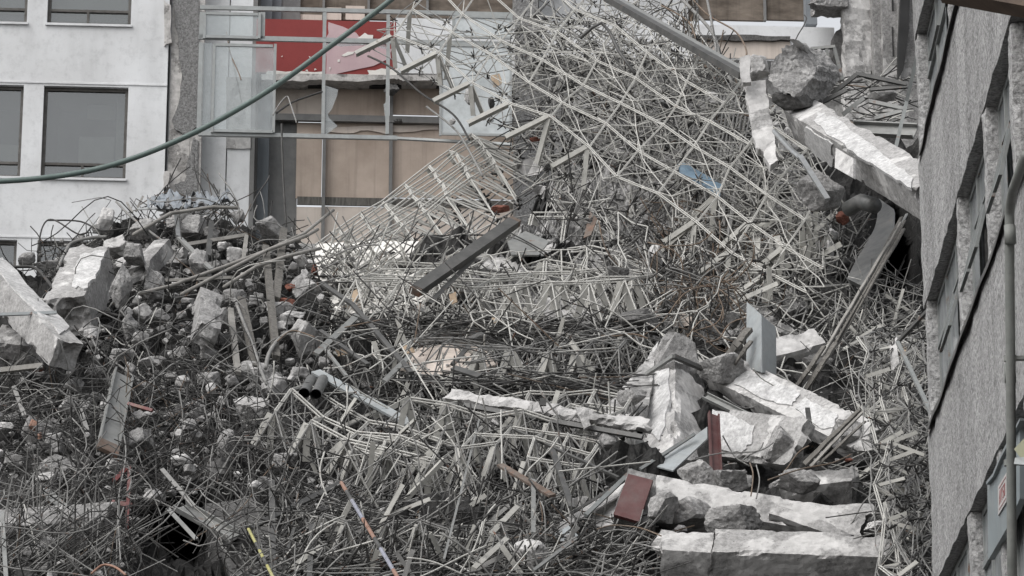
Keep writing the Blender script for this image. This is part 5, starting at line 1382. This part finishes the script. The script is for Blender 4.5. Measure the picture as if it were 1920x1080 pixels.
for k, (x, y, w_, h_, lab) in enumerate(((665, 555, 14, 26, 'small tan shard upright left of the flat truss'), (765, 655, 26, 18, 'tan paper shard on the dark rods'), (850, 560, 16, 26, 'tan shard leaning in the flat truss'), (930, 600, 18, 12, 'brown card scrap on the flat truss foot'), (640, 660, 24, 16, 'pale brown card scrap near the dark struts'), (1690, 655, 26, 34, 'torn brown card scrap inside the right truss'), (930, 150, 22, 26, 'tan scrap caught on the big rod grid'))):
    slab_px('card_scrap', M['cardboard'], [(x - w_ / 2, y - h_ / 3, surf(x, y) - .5), (x + w_ / 4, y - h_ / 2, surf(x, y) - .6), (x + w_ / 2, y + h_ / 4, surf(x, y) - .7), (x - w_ / 4, y + h_ / 2, surf(x, y) - .7)], 0.012, lab, 'card scrap', jn=2, amp=2, rough=False)
slab_px('card_scrap', M['con_white'], [(1668, 650, 38.2), (1682, 630, 38.2), (1686, 680, 38), (1672, 700, 38)], .012, 'torn white sheet beside the brown card inside the right truss', 'card scrap', jn=2, amp=2, rough=False)

def scraps(P, n, sz, mt, label, group, off):
    for k in range(n):
        x, y = sample(P); s = RN.uniform(*sz); Y = surf(x, y) + RN.uniform(*off)
        m = RN.randint(5, 8); a0 = RN.uniform(0, 6)
        pts = [(x + s * RN.uniform(.6, 1.2) * math.cos(a0 - 6.283 * i / m), y + s * .7 * RN.uniform(.6, 1.2) * math.sin(a0 - 6.283 * i / m), Y + RN.uniform(-.1, .1)) for i in range(m)]
        slab_px('plaster_scrap', M[RN.choice(mt)], pts, RN.uniform(.03, .09), label, 'plaster scrap', 2, s * .06, group)
scraps([(980, 280), (1080, 220), (1300, 240), (1420, 420), (1300, 480), (1050, 460)], 34, (8, 26), ['con_mid', 'con_grey', 'con_white'], 'pale plaster scrap lying under the large pale rod grid', 'plaster scraps under the big grid', (0.5, 1.0))
scraps(ZM, 40, (8, 26), ['chip', 'con_mid', 'con_white', 'tan_light'], 'pale plaster scrap lying under the rods in the middle of the heap', 'plaster scraps in the middle', (0.4, 0.9))
scraps(ZL, 30, (8, 22), ['con_mid', 'con_white'], 'pale plaster scrap lying under the bottom trusses', 'plaster scraps under the bottom trusses', (0.1, 0.7))

# ================================================================== STEEL, TIMBER AND SHEET PIECES
bb = thing('box_beam', 'dark grey hollow box beam with rusty cut ends lying across the middle', 'steel beam', at(870, 490, 45.2))
bar_px('body', M['steel_dark'], (782, 544, 43.6), (962, 418, 45.4), 23, 15, None, parent=bb, up=(0.2, -1, 0.9))
bar_px('cut_end', M['rust'], (777, 547.5, 43.55), (781.8, 544.2, 43.598), 22, 14, None, parent=bb, up=(0.2, -1, 0.9))
bar_px('cut_end', M['rust'], (962.2, 417.8, 45.402), (967, 414.5, 45.45), 22, 14, None, parent=bb, up=(0.2, -1, 0.9))
bar_px('angle_bar', M['steel_dark'], (802, 566, 43.6), (884, 484, 44.6), 9, 6, 'thin dark angle bar beneath the box beam', 'steel angle', 'angle')
tb = bar_px('steel_beam', M['steel_dark'], (1120, -14, 54.0), (1392, 142, 49.0), 15, 12, 'long dark beam descending from the top edge to the flake', 'steel beam', up=(0.3, -1, 0.8))
bar_px('steel_beam', M['steel_grey'], (1134, -14, 54.4), (1396, 134, 49.4), 13, 8, 'grey flat beam lying along the long dark top beam', 'steel beam', up=(0.3, -1, 0.8))
tube_px('bent_bar', M['steel_dark'], [(1088, 72, 51), (1110, 52, 51), (1128, 43, 51), (1142, 58, 51), (1160, 95, 50.6), (1190, 138, 50.2)], 3.2, 'dark bar bent like an elbow on the big rod grid', 'steel bar')
# timber strips right
for k, (x0, y0, x1, y1, w_, mt, lab) in enumerate(((1540, 668, 1688, 418, 6, 'wood', 'outermost pale strip of the split bundle beside the dark hollow'), (1547, 662, 1690, 408, 6, 'wood_dark', 'second strip from the left in the split bundle beside the dark hollow'), (1554, 664, 1697, 414, 5, 'wood_dark', 'third strip from the left in the split bundle beside the dark hollow'), (1560, 655, 1700, 402, 5, 'steel_grey', 'thin grey steel strip in the split bundle beside the dark hollow'), (1568, 648, 1694, 430, 7, 'wood_dark', 'rightmost dark strip of the split bundle beside the dark hollow'),
        (1494, 724, 1545, 650, 9, 'wood_dark', 'short timber continuing below the strip bundle'), (1512, 728, 1566, 645, 10, 'wood_dark', 'short dark timber below the strip bundle'), (1356, 680, 1404, 618, 16, 'wood_dark', 'dark timber leaning left of the pale blue folded sheet'), (1372, 690, 1408, 640, 8, 'wood_dark', 'second thin dark timber left of the pale blue folded sheet'),
        (1508, 870, 1610, 770, 9, 'wood_dark', 'dark split timber beside the right truss foot'), (1520, 874, 1618, 772, 6, 'wood', 'pale split timber beside the right truss foot'), (1534, 872, 1622, 790, 5, 'wood_dark', 'thin dark splinter right of the pale split timber'))):
    P = [at(x0 + (x1 - x0) * q / 8 + RN.gauss(0, .5), y0 + (y1 - y0) * q / 8, surf(x0, y0) - 1.0 + (surf(x1, y1) - 1.6 - surf(x0, y0)) * q / 8 - .25 * math.sin(q * .39)) for q in range(9)]
    m_ = MB(); sc_ = mpp(x0, y0, surf(x0, y0))
    for p, q in zip(P, P[1:]):
        m_.bar(p - (q - p) * .02, q + (q - p) * .02, w_ * sc_ * RN.uniform(.9, 1.1), w_ * sc_ * .5, (-.6, -1, .3))
    tag(m_.build('timber_strip', M[mt]), lab, 'timber strip')
slab_px('folded_sheet', M['steel_blue'], [(1400, 566, 43.0), (1426, 588, 42.4), (1427, 690, 41.6), (1398, 686, 42.0)], 0.012, None) if False else None
fs_ = thing('folded_sheet', 'pale blue grey folded sheet standing upright above the long white topped beam', 'metal sheet', at(1426, 700, 41.6))
slab_px('left_leaf', M['steel_blue'], [(1400, 566, 42.3), (1427, 590, 41.7), (1428, 698, 41.2), (1399, 690, 41.8)], 0.012, None, parent=fs_)
slab_px('right_leaf', M['steel_blue'], [(1427.3, 590, 41.72), (1455, 614, 42.3), (1456, 702, 41.9), (1428.3, 698, 41.22)], 0.012, None, parent=fs_)
# curved duct
P0 = [(1648, 372), (1642, 420), (1625, 455), (1604, 490), (1588, 522)]
P1 = [(1676, 392), (1672, 440), (1654, 478), (1634, 505), (1616, 536)]
mb = MB()
A_ = smooth_path([at(x, y, surf(x, y) - 1.0) for x, y in P0], 5); B_ = smooth_path([at(x, y, surf(x, y) - 1.6) for x, y in P1], 5)
n_ = len(A_)
bk = V((0.05, 0.25, 0))
vs = A_ + B_ + [p + bk for p in A_] + [p + bk for p in B_]
fs = []
for i in range(n_ - 1):
    fs += [(i, i + 1, n_ + i + 1, n_ + i), (2 * n_ + i, 3 * n_ + i, 3 * n_ + i + 1, 2 * n_ + i + 1), (i, 2 * n_ + i, 2 * n_ + i + 1, i + 1), (n_ + i, n_ + i + 1, 3 * n_ + i + 1, 3 * n_ + i)]
fs += [(0, n_, 3 * n_, 2 * n_), (n_ - 1, 3 * n_ - 1, 4 * n_ - 1, 2 * n_ - 1)]
mb.add(vs, fs); tag(mb.build('duct', M['duct']), 'dull curved metal duct hanging under the long white column', 'duct')
tube_px('duct', M['duct'], [(1590, 392, 45.2), (1615, 378, 44.9), (1640, 386, 44.5)], 15, 'crushed round duct end beneath the long white column', 'duct', 14)
pk = bar_px('steel_plank', M['steel_blue'], (592, 697, 41.4), (776, 798, 39.6), 20, 5, 'pale blue grey steel plank pointing down right in the lower centre', 'steel plank', up=(.2, -1, .75))
pl = bar_px('steel_channel', M['steel_grey'], (232, 700, 41.0), (204, 832, 38.0), 40, 12, 'wide grey steel channel with rusty foot standing in the left tangle', 'steel channel', 'channel', up=(.4, -1, .2), t=.02)
bar_px('rusty_foot', M['rust'], (205, 831, 37.9), (201, 848, 37.6), 42, 7, None, parent=pl, up=(.4, -1, .2))
bar_px('steel_channel', M['steel_grey'], (338, 948, 36.4), (438, 1004, 35.6), 30, 12, 'short grey steel channel lying over the dark sloping slab', 'steel channel', 'channel', up=(.2, -1, .6), t=.018)
mb = bar_px('steel_angle', M['steel_grey'], (318, 952, 36.2), (372, 1010, 35.4), 8, 6, 'thin steel angle left under the short grey channel', 'steel angle', 'angle')
bar_px('steel_strip', M['maroon'], (1338, 776, 39.0), (1344, 912, 37.6), 22, 8, 'maroon channel strip standing before the thick white faced beam', 'steel strip', 'channel', up=(.2, -1, 0), t=.02)
slab_px('blue_sheet', M['blue'], [(1270, 308, 49.6), (1284, 306, 49.7), (1354, 346, 48.6), (1350, 368, 48.2), (1312, 344, 48.8), (1274, 326, 49.4)], 0.02, 'bright blue metal sheet caught in the rod grid', 'metal sheet', jn=2, amp=1.2, rough=False)
# window frame angle at right
fr = thing('bent_window_frame', 'dark bent window frame bars leaning against the stucco building corner', 'window frame', at(1715, 780, 36.5))
bar_px('frame_bar', M['steel_dark'], (1683, 642, 37.2), (1740, 582, 36.4), 6, 6, None, parent=fr)
bar_px('frame_bar', M['frame_green'], (1683, 642, 37.1), (1752, 788, 34.4), 7, 6, None, parent=fr)
bar_px('steel_bar', M['frame_green'], (1675, 296, 44.2), (1700, 190, 44.8), 7, 6, 'grey upright frame bar above the right end of the long white column', 'steel bar')
bar_px('steel_bar', M['frame_grey'], (1700, 190, 44.8), (1730, 60, 44.0), 7, 6, 'pale frame bar continuing up before the grey building end', 'steel bar')
bar_px('steel_bar', M['steel_dark'], (1674, 296, 44.2), (1712, 316, 43.6), 7, 7, 'short dark bar at the foot of the grey upright frame bar', 'steel bar')
for (x0, y0, x1, y1, w_, lab) in ((1604, 138, 1700, 158, 8, 'dark bar sticking right above the rubble by the rough pier'), (1560, 176, 1606, 140, 8, 'dark short bar rising left to the rough pier'), (1632, 168, 1702, 162, 7, 'second dark bar below by the rough pier'), (1578, 212, 1618, 180, 9, 'grey angle lying above the long white column'), (1630, 190, 1694, 204, 8, 'pale strip lying above the I beam'), (1640, 222, 1692, 208, 8, 'pale strip crossing above the I beam'), (1515, 205, 1588, 168, 8, 'dark flat iron before the column stub')):
    bar_px('steel_bar', M['steel_dark' if 'dark' in lab else 'steel_grey'], (x0, y0, 47.6), (x1, y1, 47.4), w_, 5, lab, 'steel bar', 'angle' if 'angle' in lab else 'bar')
bar_px('i_beam', M['steel_grey'], (1596, 240, 47.6), (1716, 246, 47.0), 30, 12, 'rusty grey beam lying behind the right end of the long white column', 'steel beam', 'channel', t=.025)
rock_px('concrete_chunk', M['con_mid'], 1655, 178, 44, 26, 47.9, 'pale lump in the debris below the rough pier', 90)
rock_px('concrete_chunk', M['con_grey'], 1625, 260, 70, 60, 48.4, 'grey lump behind the rusty grey beam', 91)
# roof frame behind column stub
for (x0, y0, x1, y1, lab) in ((1520, 92, 1566, 88, 'grey frame head bar behind the column stub'), (1550, 92, 1556, 140, 'grey frame upright behind the column stub'), (1564, 90, 1580, 150, 'outer grey frame upright behind the column stub')):
    bar_px('steel_bar', M['steel_grey'], (x0, y0, 50), (x1, y1, 50), 6, 6, lab, 'steel bar')
# silver strip
tube_px('conduit', M['galv'], [(1452, 246, 46.2), (1482, 280, 45.4), (1500, 296, 45.0)], 5, 'crumpled silver conduit top beside the long white column', 'conduit', 6, False)
bar_px('silver_strip', M['galv'], (1500, 292, 44.9), (1552, 374, 43.6), 10, 5, 'silver strip lying on the rough grey lump', 'metal strip')
# dark struts left of centre
for (x0, y0, x1, y1, w_, mt, lab) in ((604, 532, 662, 572, 9, 'steel_dark', 'dark bent bar end upper left of the crossing struts'), (662, 572, 772, 700, 10, 'steel_dark', 'long dark steel bar descending to the pale blue plank'), (592, 664, 670, 592, 12, 'steel_grey', 'grey strut crossing the dark bars'), (600, 620, 690, 684, 8, 'steel_dark', 'lower dark bar parallel to the long one'), (650, 706, 606, 650, 6, 'steel_grey', 'thin grey strip under the crossing struts'), (720, 715, 768, 668, 9, 'steel_grey', 'grey flat iron above the pale blue plank'), (848, 684, 880, 648, 8, 'steel_dark', 'dark iron with green edge by the cream sheet'), (850, 690, 900, 706, 14, 'steel_dark', 'dark flat plate below the cream sheet'),
        (1035, 842, 1072, 952, 11, 'steel_dark', 'dark square tube leaning in the bottom trusses'), (965, 806, 1160, 896, 5, 'steel_dark', 'long thin dark bar across the bottom trusses'), (900, 780, 832, 1050, 4, 'steel_grey', 'thin pole slanting down the bottom trusses'), (938, 872, 1036, 930, 14, 'rust', 'rusty flat bar in the bottom trusses'), (920, 1002, 970, 950, 10, 'angle', 'cream flat strut at the bottom centre'), (888, 1066, 950, 1010, 10, 'angle', 'second cream flat strut at the bottom centre'), (1000, 1070, 1080, 1010, 6, 'steel_grey', 'thin grey bar at the bottom centre'), (1000, 900, 1000, 1000, 8, 'steel_grey', 'upright grey flat bar at the bottom centre')):
    bar_px('steel_bar', M[mt], (x0, y0, surf(x0, y0) - 1.1), (x1, y1, surf(x1, y1) - 1.1), w_, 5, lab, 'steel bar', up=(.2, -1, .5))
# posts and sticks in the left heap
for (x0, y0, x1, y1, w_, mt, lab) in ((498, 462, 518, 670, 13, 'wood_dark', 'tall dark post with rusty top in the left heap'), (532, 430, 518, 560, 13, 'wood_dark', 'leaning dark post behind the tall one'), (396, 416, 390, 480, 9, 'steel_dark', 'short dark post under the heap crest'), (432, 580, 446, 700, 11, 'wood', 'leaning grey timber below the long sticks'), (452, 560, 480, 690, 15, 'wood_dark', 'wide dark timber right of the leaning grey one'), (462, 442, 456, 488, 7, 'wood', 'short pale lath left of the dark posts'), (352, 458, 464, 440, 7, 'wood', 'flat lath lying under the crest'), (330, 398, 334, 444, 8, 'galv', 'silver strut standing on the crest'), (336, 446, 396, 506, 9, 'steel_grey', 'grey bent strip leaning right of the silver strut'), (255, 392, 420, 388, 4, 'galv', 'thin silver rail below the blue tarp'), (310, 526, 440, 520, 6, 'wood', 'pale lath under the long sticks'), (238, 380, 248, 398, 4, 'wood', 'short stick end at the left of the crest'), (255, 396, 268, 368, 4, 'wood', 'short leaning stick at the left of the crest')):
    bar_px('post' if w_ > 8 else 'lath', M[mt], (x0, y0, surf(x0, y0) - 0.9), (x1, y1, surf(x1, y1) - 0.9), w_, w_ * .6, lab, 'post' if w_ > 8 else 'lath', up=(.3, -1, .2))
for pts, lab in (([(258, 551), (320, 536), (420, 500), (500, 470), (570, 438), (625, 394)], 'longest crooked wooden stick reaching right over the left heap'), ([(340, 552), (420, 510), (500, 470), (575, 442), (596, 430)], 'second wooden stick under the longest one'), ([(420, 538), (480, 500), (540, 480), (600, 466)], 'short wooden stick under the other two'), ([(250, 440), (320, 400), (400, 388), (446, 390)], 'crooked stick lying along the crest')):
    tube_px('stick', M['wood'], [(x, y, surf(x, y) - 1.3) for x, y in pts], 3.6, lab, 'stick', 7)
wire('rebar', 'rod_grey', [(440, 560), (455, 600), (475, 650), (488, 690), (500, 720)], 3.0, 'thick straight rod descending right of the leaning timber', dY=-1.2)
wire('rebar', 'rod_grey', [(498, 690), (506, 660), (530, 630), (564, 615)], 4.0, 'thick crooked branch like pipe near the tall dark post', dY=-1.2)
wire('wire', 'rod_grey', [(512, 216), (524, 195), (538, 181), (545, 196), (556, 230)], 1.5, 'bent wire hooked before the cream board left of the broken pane', 'wire', dY=5)
wire('wire', 'rod_dark', [(518, 212), (548, 192), (580, 180), (604, 172)], 2.2, 'dark bowed strip hanging before the cream board', 'wire', dY=6)
wire('wire', 'rod_rust', [(425, 60), (432, 100), (448, 138), (452, 150)], 1.2, 'thin wire dangling behind the left dusty pane', 'wire', dY=7)
wire('rebar', 'rod_rust', [(1300, 0), (1330, 30), (1380, 60), (1400, 100), (1385, 130)], 1.6, 'long rusty rebar looping above the dark top beam', dY=-0.5)
wire('rebar', 'rod_rust', [(1240, 10), (1290, 40), (1310, 80), (1350, 120)], 1.5, 'second rusty rebar hanging above the dark top beam', dY=-0.5)
wire('rebar', 'rod_grey', [(1326, 0), (1334, 40), (1342, 90), (1338, 110)], 2.4, 'upright pale rod before the boarded windows at the top', dY=-0.5)
wire('rebar', 'rod_dark', [(1488, 84), (1496, 66), (1508, 46), (1512, 34), (1508, 28)], 1.0, 'thin hooked wire standing on the column stub', dY=-9)
# tarp
mb = MB()
nx, ny = 34, 10
for i in range(nx + 1):
    for j in range(ny + 1):
        x = 276 + 155 * i / nx; y = 364 + 24 * j / ny + 6 * math.sin(i * .5) * (1 - j / ny)
        p = at(x, y, surf(x, y) - .9 - .4 * j / ny)
        q = p * 4
        p += V((0, -1, .5)) * 0.10 * noise.noise(V((i * .35, j * .9, 2))) + V((0, 0, .10 * noise.noise(V((i * .6, j * .6, 9)))))
        mb.v.append(tuple(p))
for i in range(nx):
    for j in range(ny):
        if noise.noise(V((i * .3, j * .4, 5))) > 0.28 or (i > 20 and j > 6 + noise.noise(V((i, 0, 0)))): continue
        a = i * (ny + 1) + j; mb.f.append((a, a + 1, a + ny + 2, a + ny + 1)); mb.m.append(0)
tag(mb.build('tarp', M['tarp'], None, True), 'crumpled pale blue tarp on the crest of the left heap', 'tarp')
# striped and coloured poles
def striped(name, label, pts, w_, mats_, dY):
    a, b = [at(x, y, surf(x, y) + dY) for x, y in pts]
    th = thing(name, label, 'pole', b if b.z < a.z else a); w_ *= 0.62
    n = len(mats_)
    s = mpp(*pts[0], surf(*pts[0]))
    for i, mt in enumerate(mats_):
        m_ = MB(); m_.tube([a + (b - a) * (i / n), a + (b - a) * ((i + 1) / n - 0.002)], w_ * s, 8); m_.build('sleeve', M[mt], th)
striped('striped_pole', 'thin yellow and black striped pole at the bottom left of the centre', [(466, 992), (516, 1090)], 4.5, ['yellow', 'yellow', 'black', 'yellow', 'black', 'yellow', 'yellow'], -1.6)
striped('wrapped_pole', 'long pole in lavender orange and black leaning at the bottom centre', [(640, 905), (750, 1090)], 5.5, ['orange', 'black', 'lavender', 'lavender', 'orange', 'orange', 'black', 'lavender', 'lavender', 'orange'], -1.6)
# white and blue framed panel
fp = thing('framed_panel', 'white sheet in a dark grey frame lying aslant left of the maroon face', 'panel', at(1110, 950, 36.0))
slab_px('sheet', M['con_white'], [(1040, 1000, 35.6), (1160, 930, 36.4), (1176, 900, 36.6), (1150, 912, 36.7), (1050, 978, 36.0)], .02, None, parent=fp)
slab_px('blue_face', M['steel_blue'], [(1040, 1002, 35.5), (1066, 985, 35.7), (1084, 1004, 35.4), (1056, 1020, 35.2)], .03, None, parent=fp)
bar_px('frame_bar', M['frame_green'], (1098, 966, 35.5), (1186, 882, 36.3), 8, 6, None, parent=fp)
bar_px('frame_bar', M['steel_dark'], (1072, 962, 35.9), (1170, 902, 36.5), 5, 5, None, parent=fp)
slab_px('concrete_slab', M['con_mid'], [(1110, 966, 36.3), (1160, 920, 36.7), (1160, 985, 36.1), (1120, 985, 36.1)], .08, 'pale slab behind the dark grey frame of the white sheet', 'concrete slab', jn=3, amp=1.5)
slab_px('blue_sheet', M['steel_blue'], [(1222, 872, 38.6), (1282, 832, 39.0), (1326, 800, 39.3), (1326, 822, 39.1), (1262, 882, 38.3)], .02, 'pale blue sheet sliding below the upright stump', 'metal sheet')
bar_px('steel_bar', M['frame_green'], (1200, 880, 38.4), (1302, 814, 39.0), 6, 5, 'thin grey bar lying along the pale blue sheet under the stump', 'steel bar')
slab_px('dark_panel', M['duct'], [(1152, 842, 40.4), (1192, 808, 40.8), (1226, 850, 40.2), (1190, 880, 39.7), (1160, 872, 39.9)], .03, 'dark bent panel left of the upright stump', 'panel')
bar_px('steel_bar', M['black'], (1500, 806, 39.2), (1520, 792, 39.0), 7, 5, 'short black bracket arm on the long white topped beam', 'bracket')
bar_px('steel_bar', M['black'], (1518, 794, 39.0), (1514, 766, 39.2), 9, 5, 'black upright bracket on the long white topped beam', 'bracket')
bar_px('steel_channel', M['steel_grey'], (1322, 742, 41.4), (1424, 792, 40.4), 15, 8, 'dull grey channel between the two white beams', 'steel channel', 'channel')
# red bits
rs = thing('red_frame', 'red painted steel frame piece hanging in the lower left tangle', 'steel frame', at(240, 990, 36))
bar_px('upright', M['red_steel'], (243, 876, 37.3), (238, 990, 35.6), 6, 6, None, parent=rs)
bar_px('brace', M['red_steel'], (238, 878, 37.2), (214, 902, 37.0), 8, 6, None, parent=rs)
bar_px('cross_bar', M['red_steel'], (210, 942, 36.4), (247, 948, 36.3), 9, 6, None, parent=rs)
for (x, y, w_, h_, lab) in ((62, 797, 14, 20, 'bright orange tag on a stone at the left'), (74, 817, 10, 12, 'small orange shard right below the bright tag')):
    rock_px('orange_shard', M['orange'], x, y, w_, h_, surf(x, y) - 1.0, lab, cat='shard')
for (x, y, w_, h_, lab) in ((130, 678, 26, 10, 'red brick scrap under the end of the left white column'), (70, 690, 26, 14, 'red brick scrap beside the pale lath at the left edge'), (936, 392, 34, 16, 'red brick scrap behind the top of the dark box beam'), (545, 540, 20, 14, 'dark red brick scrap right of the tall post'), (1526, 392, 16, 10, 'red brick scrap on the rough grey lump'), (1580, 410, 24, 24, 'red brown brick scrap under the long white column'), (1000, 262, 22, 8, 'red brick dust lump by the milky pane corner'), (1030, 222, 22, 10, 'small red lump deep in the big rod grid'), (1592, 862, 14, 8, 'tiny red brick crumb by the split timbers'), (590, 505, 14, 20, 'orange brick crumb on a timber near the leaning truss')):
    rock_px('brick_scrap', M['brick'], x, y, w_, h_, surf(x, y) - 0.75, lab, cat='brick scrap')
bar_px('timber', M['wood'], (-10, 696, 40.8), (80, 686, 40.8), 10, 8, 'pale timber at the left edge below the squared block', 'timber')
bar_px('pale_bar', M['steel_blue'], (0, 590, 41.2), (106, 586, 41.4), 6, 4, 'pale greenish strip crossing the left white column', 'strip')
bar_px('steel_angle', M['red_steel'], (240, 757, 39.6), (286, 770, 39.4), 6, 5, 'reddish bar right of the wide grey channel', 'steel bar')
slab_px('rusty_flap', M['rust'], [(1106, 396, 48.4), (1120, 410, 48), (1108, 440, 47.6), (1094, 446, 47.6)], .012, 'rusty sheet flap caught right of the dark box beam', 'sheet')
for i, x in enumerate((570, 592)):
    m_ = MB(); P = [at(x, 738 + 2 * i, 39.4), at(x + 14, 712, 41.2)]
    m_.tube(P, .075, 14, cap=False); Q = list(P); m_.tube(Q, .066, 14, cap=False)
    tag(m_.build('pipe', M['duct'], None, True), ('left' if i == 0 else 'right') + ' one of the twin open pipe ends above the splayed struts', 'pipe')
slab_px('grey_plate', M['steel_grey'], [(62, 912, 36.8), (92, 916, 36.6), (136, 954, 35.9), (110, 950, 36.1), (80, 930, 36.4)], .015, 'dark curled plate below the lower left white boulder', 'steel plate')
for (x0, y0, x1, y1, lab) in ((26, 725, 46, 780, 'pale short bar at the left edge of the tangle'), (150, 765, 164, 808, 'pale short bar left of the wide grey channel'), (304, 880, 364, 950, 'pale bent flat bar above the short grey channel'), (4, 960, 12, 1090, 'upright pale post at the bottom left edge')):
    bar_px('steel_bar', M['rod_grey' if 'short' in lab else 'steel_grey'], (x0, y0, surf(x0, y0) - 1.1), (x1, y1, surf(x1, y1) - 1.1), 8, 4, lab, 'steel bar')
for (x0, y0, x1, y1, w_, lab) in ((510, 905, 512, 1090, 12, 'dark upright stanchion right of the striped pole'), (585, 985, 580, 1090, 10, 'dark upright stanchion left of the wrapped pole'), (470, 990, 640, 906, 10, 'dark rail running up from the striped pole'), (530, 1060, 552, 990, 6, 'dark thin strut between the stanchions')):
    bar_px('stanchion', M['steel_dark'], (x0, y0, surf(x0, y0) - .5), (x1, y1, surf(x1, y1) - .5), w_, w_ * .7, lab, 'stanchion')
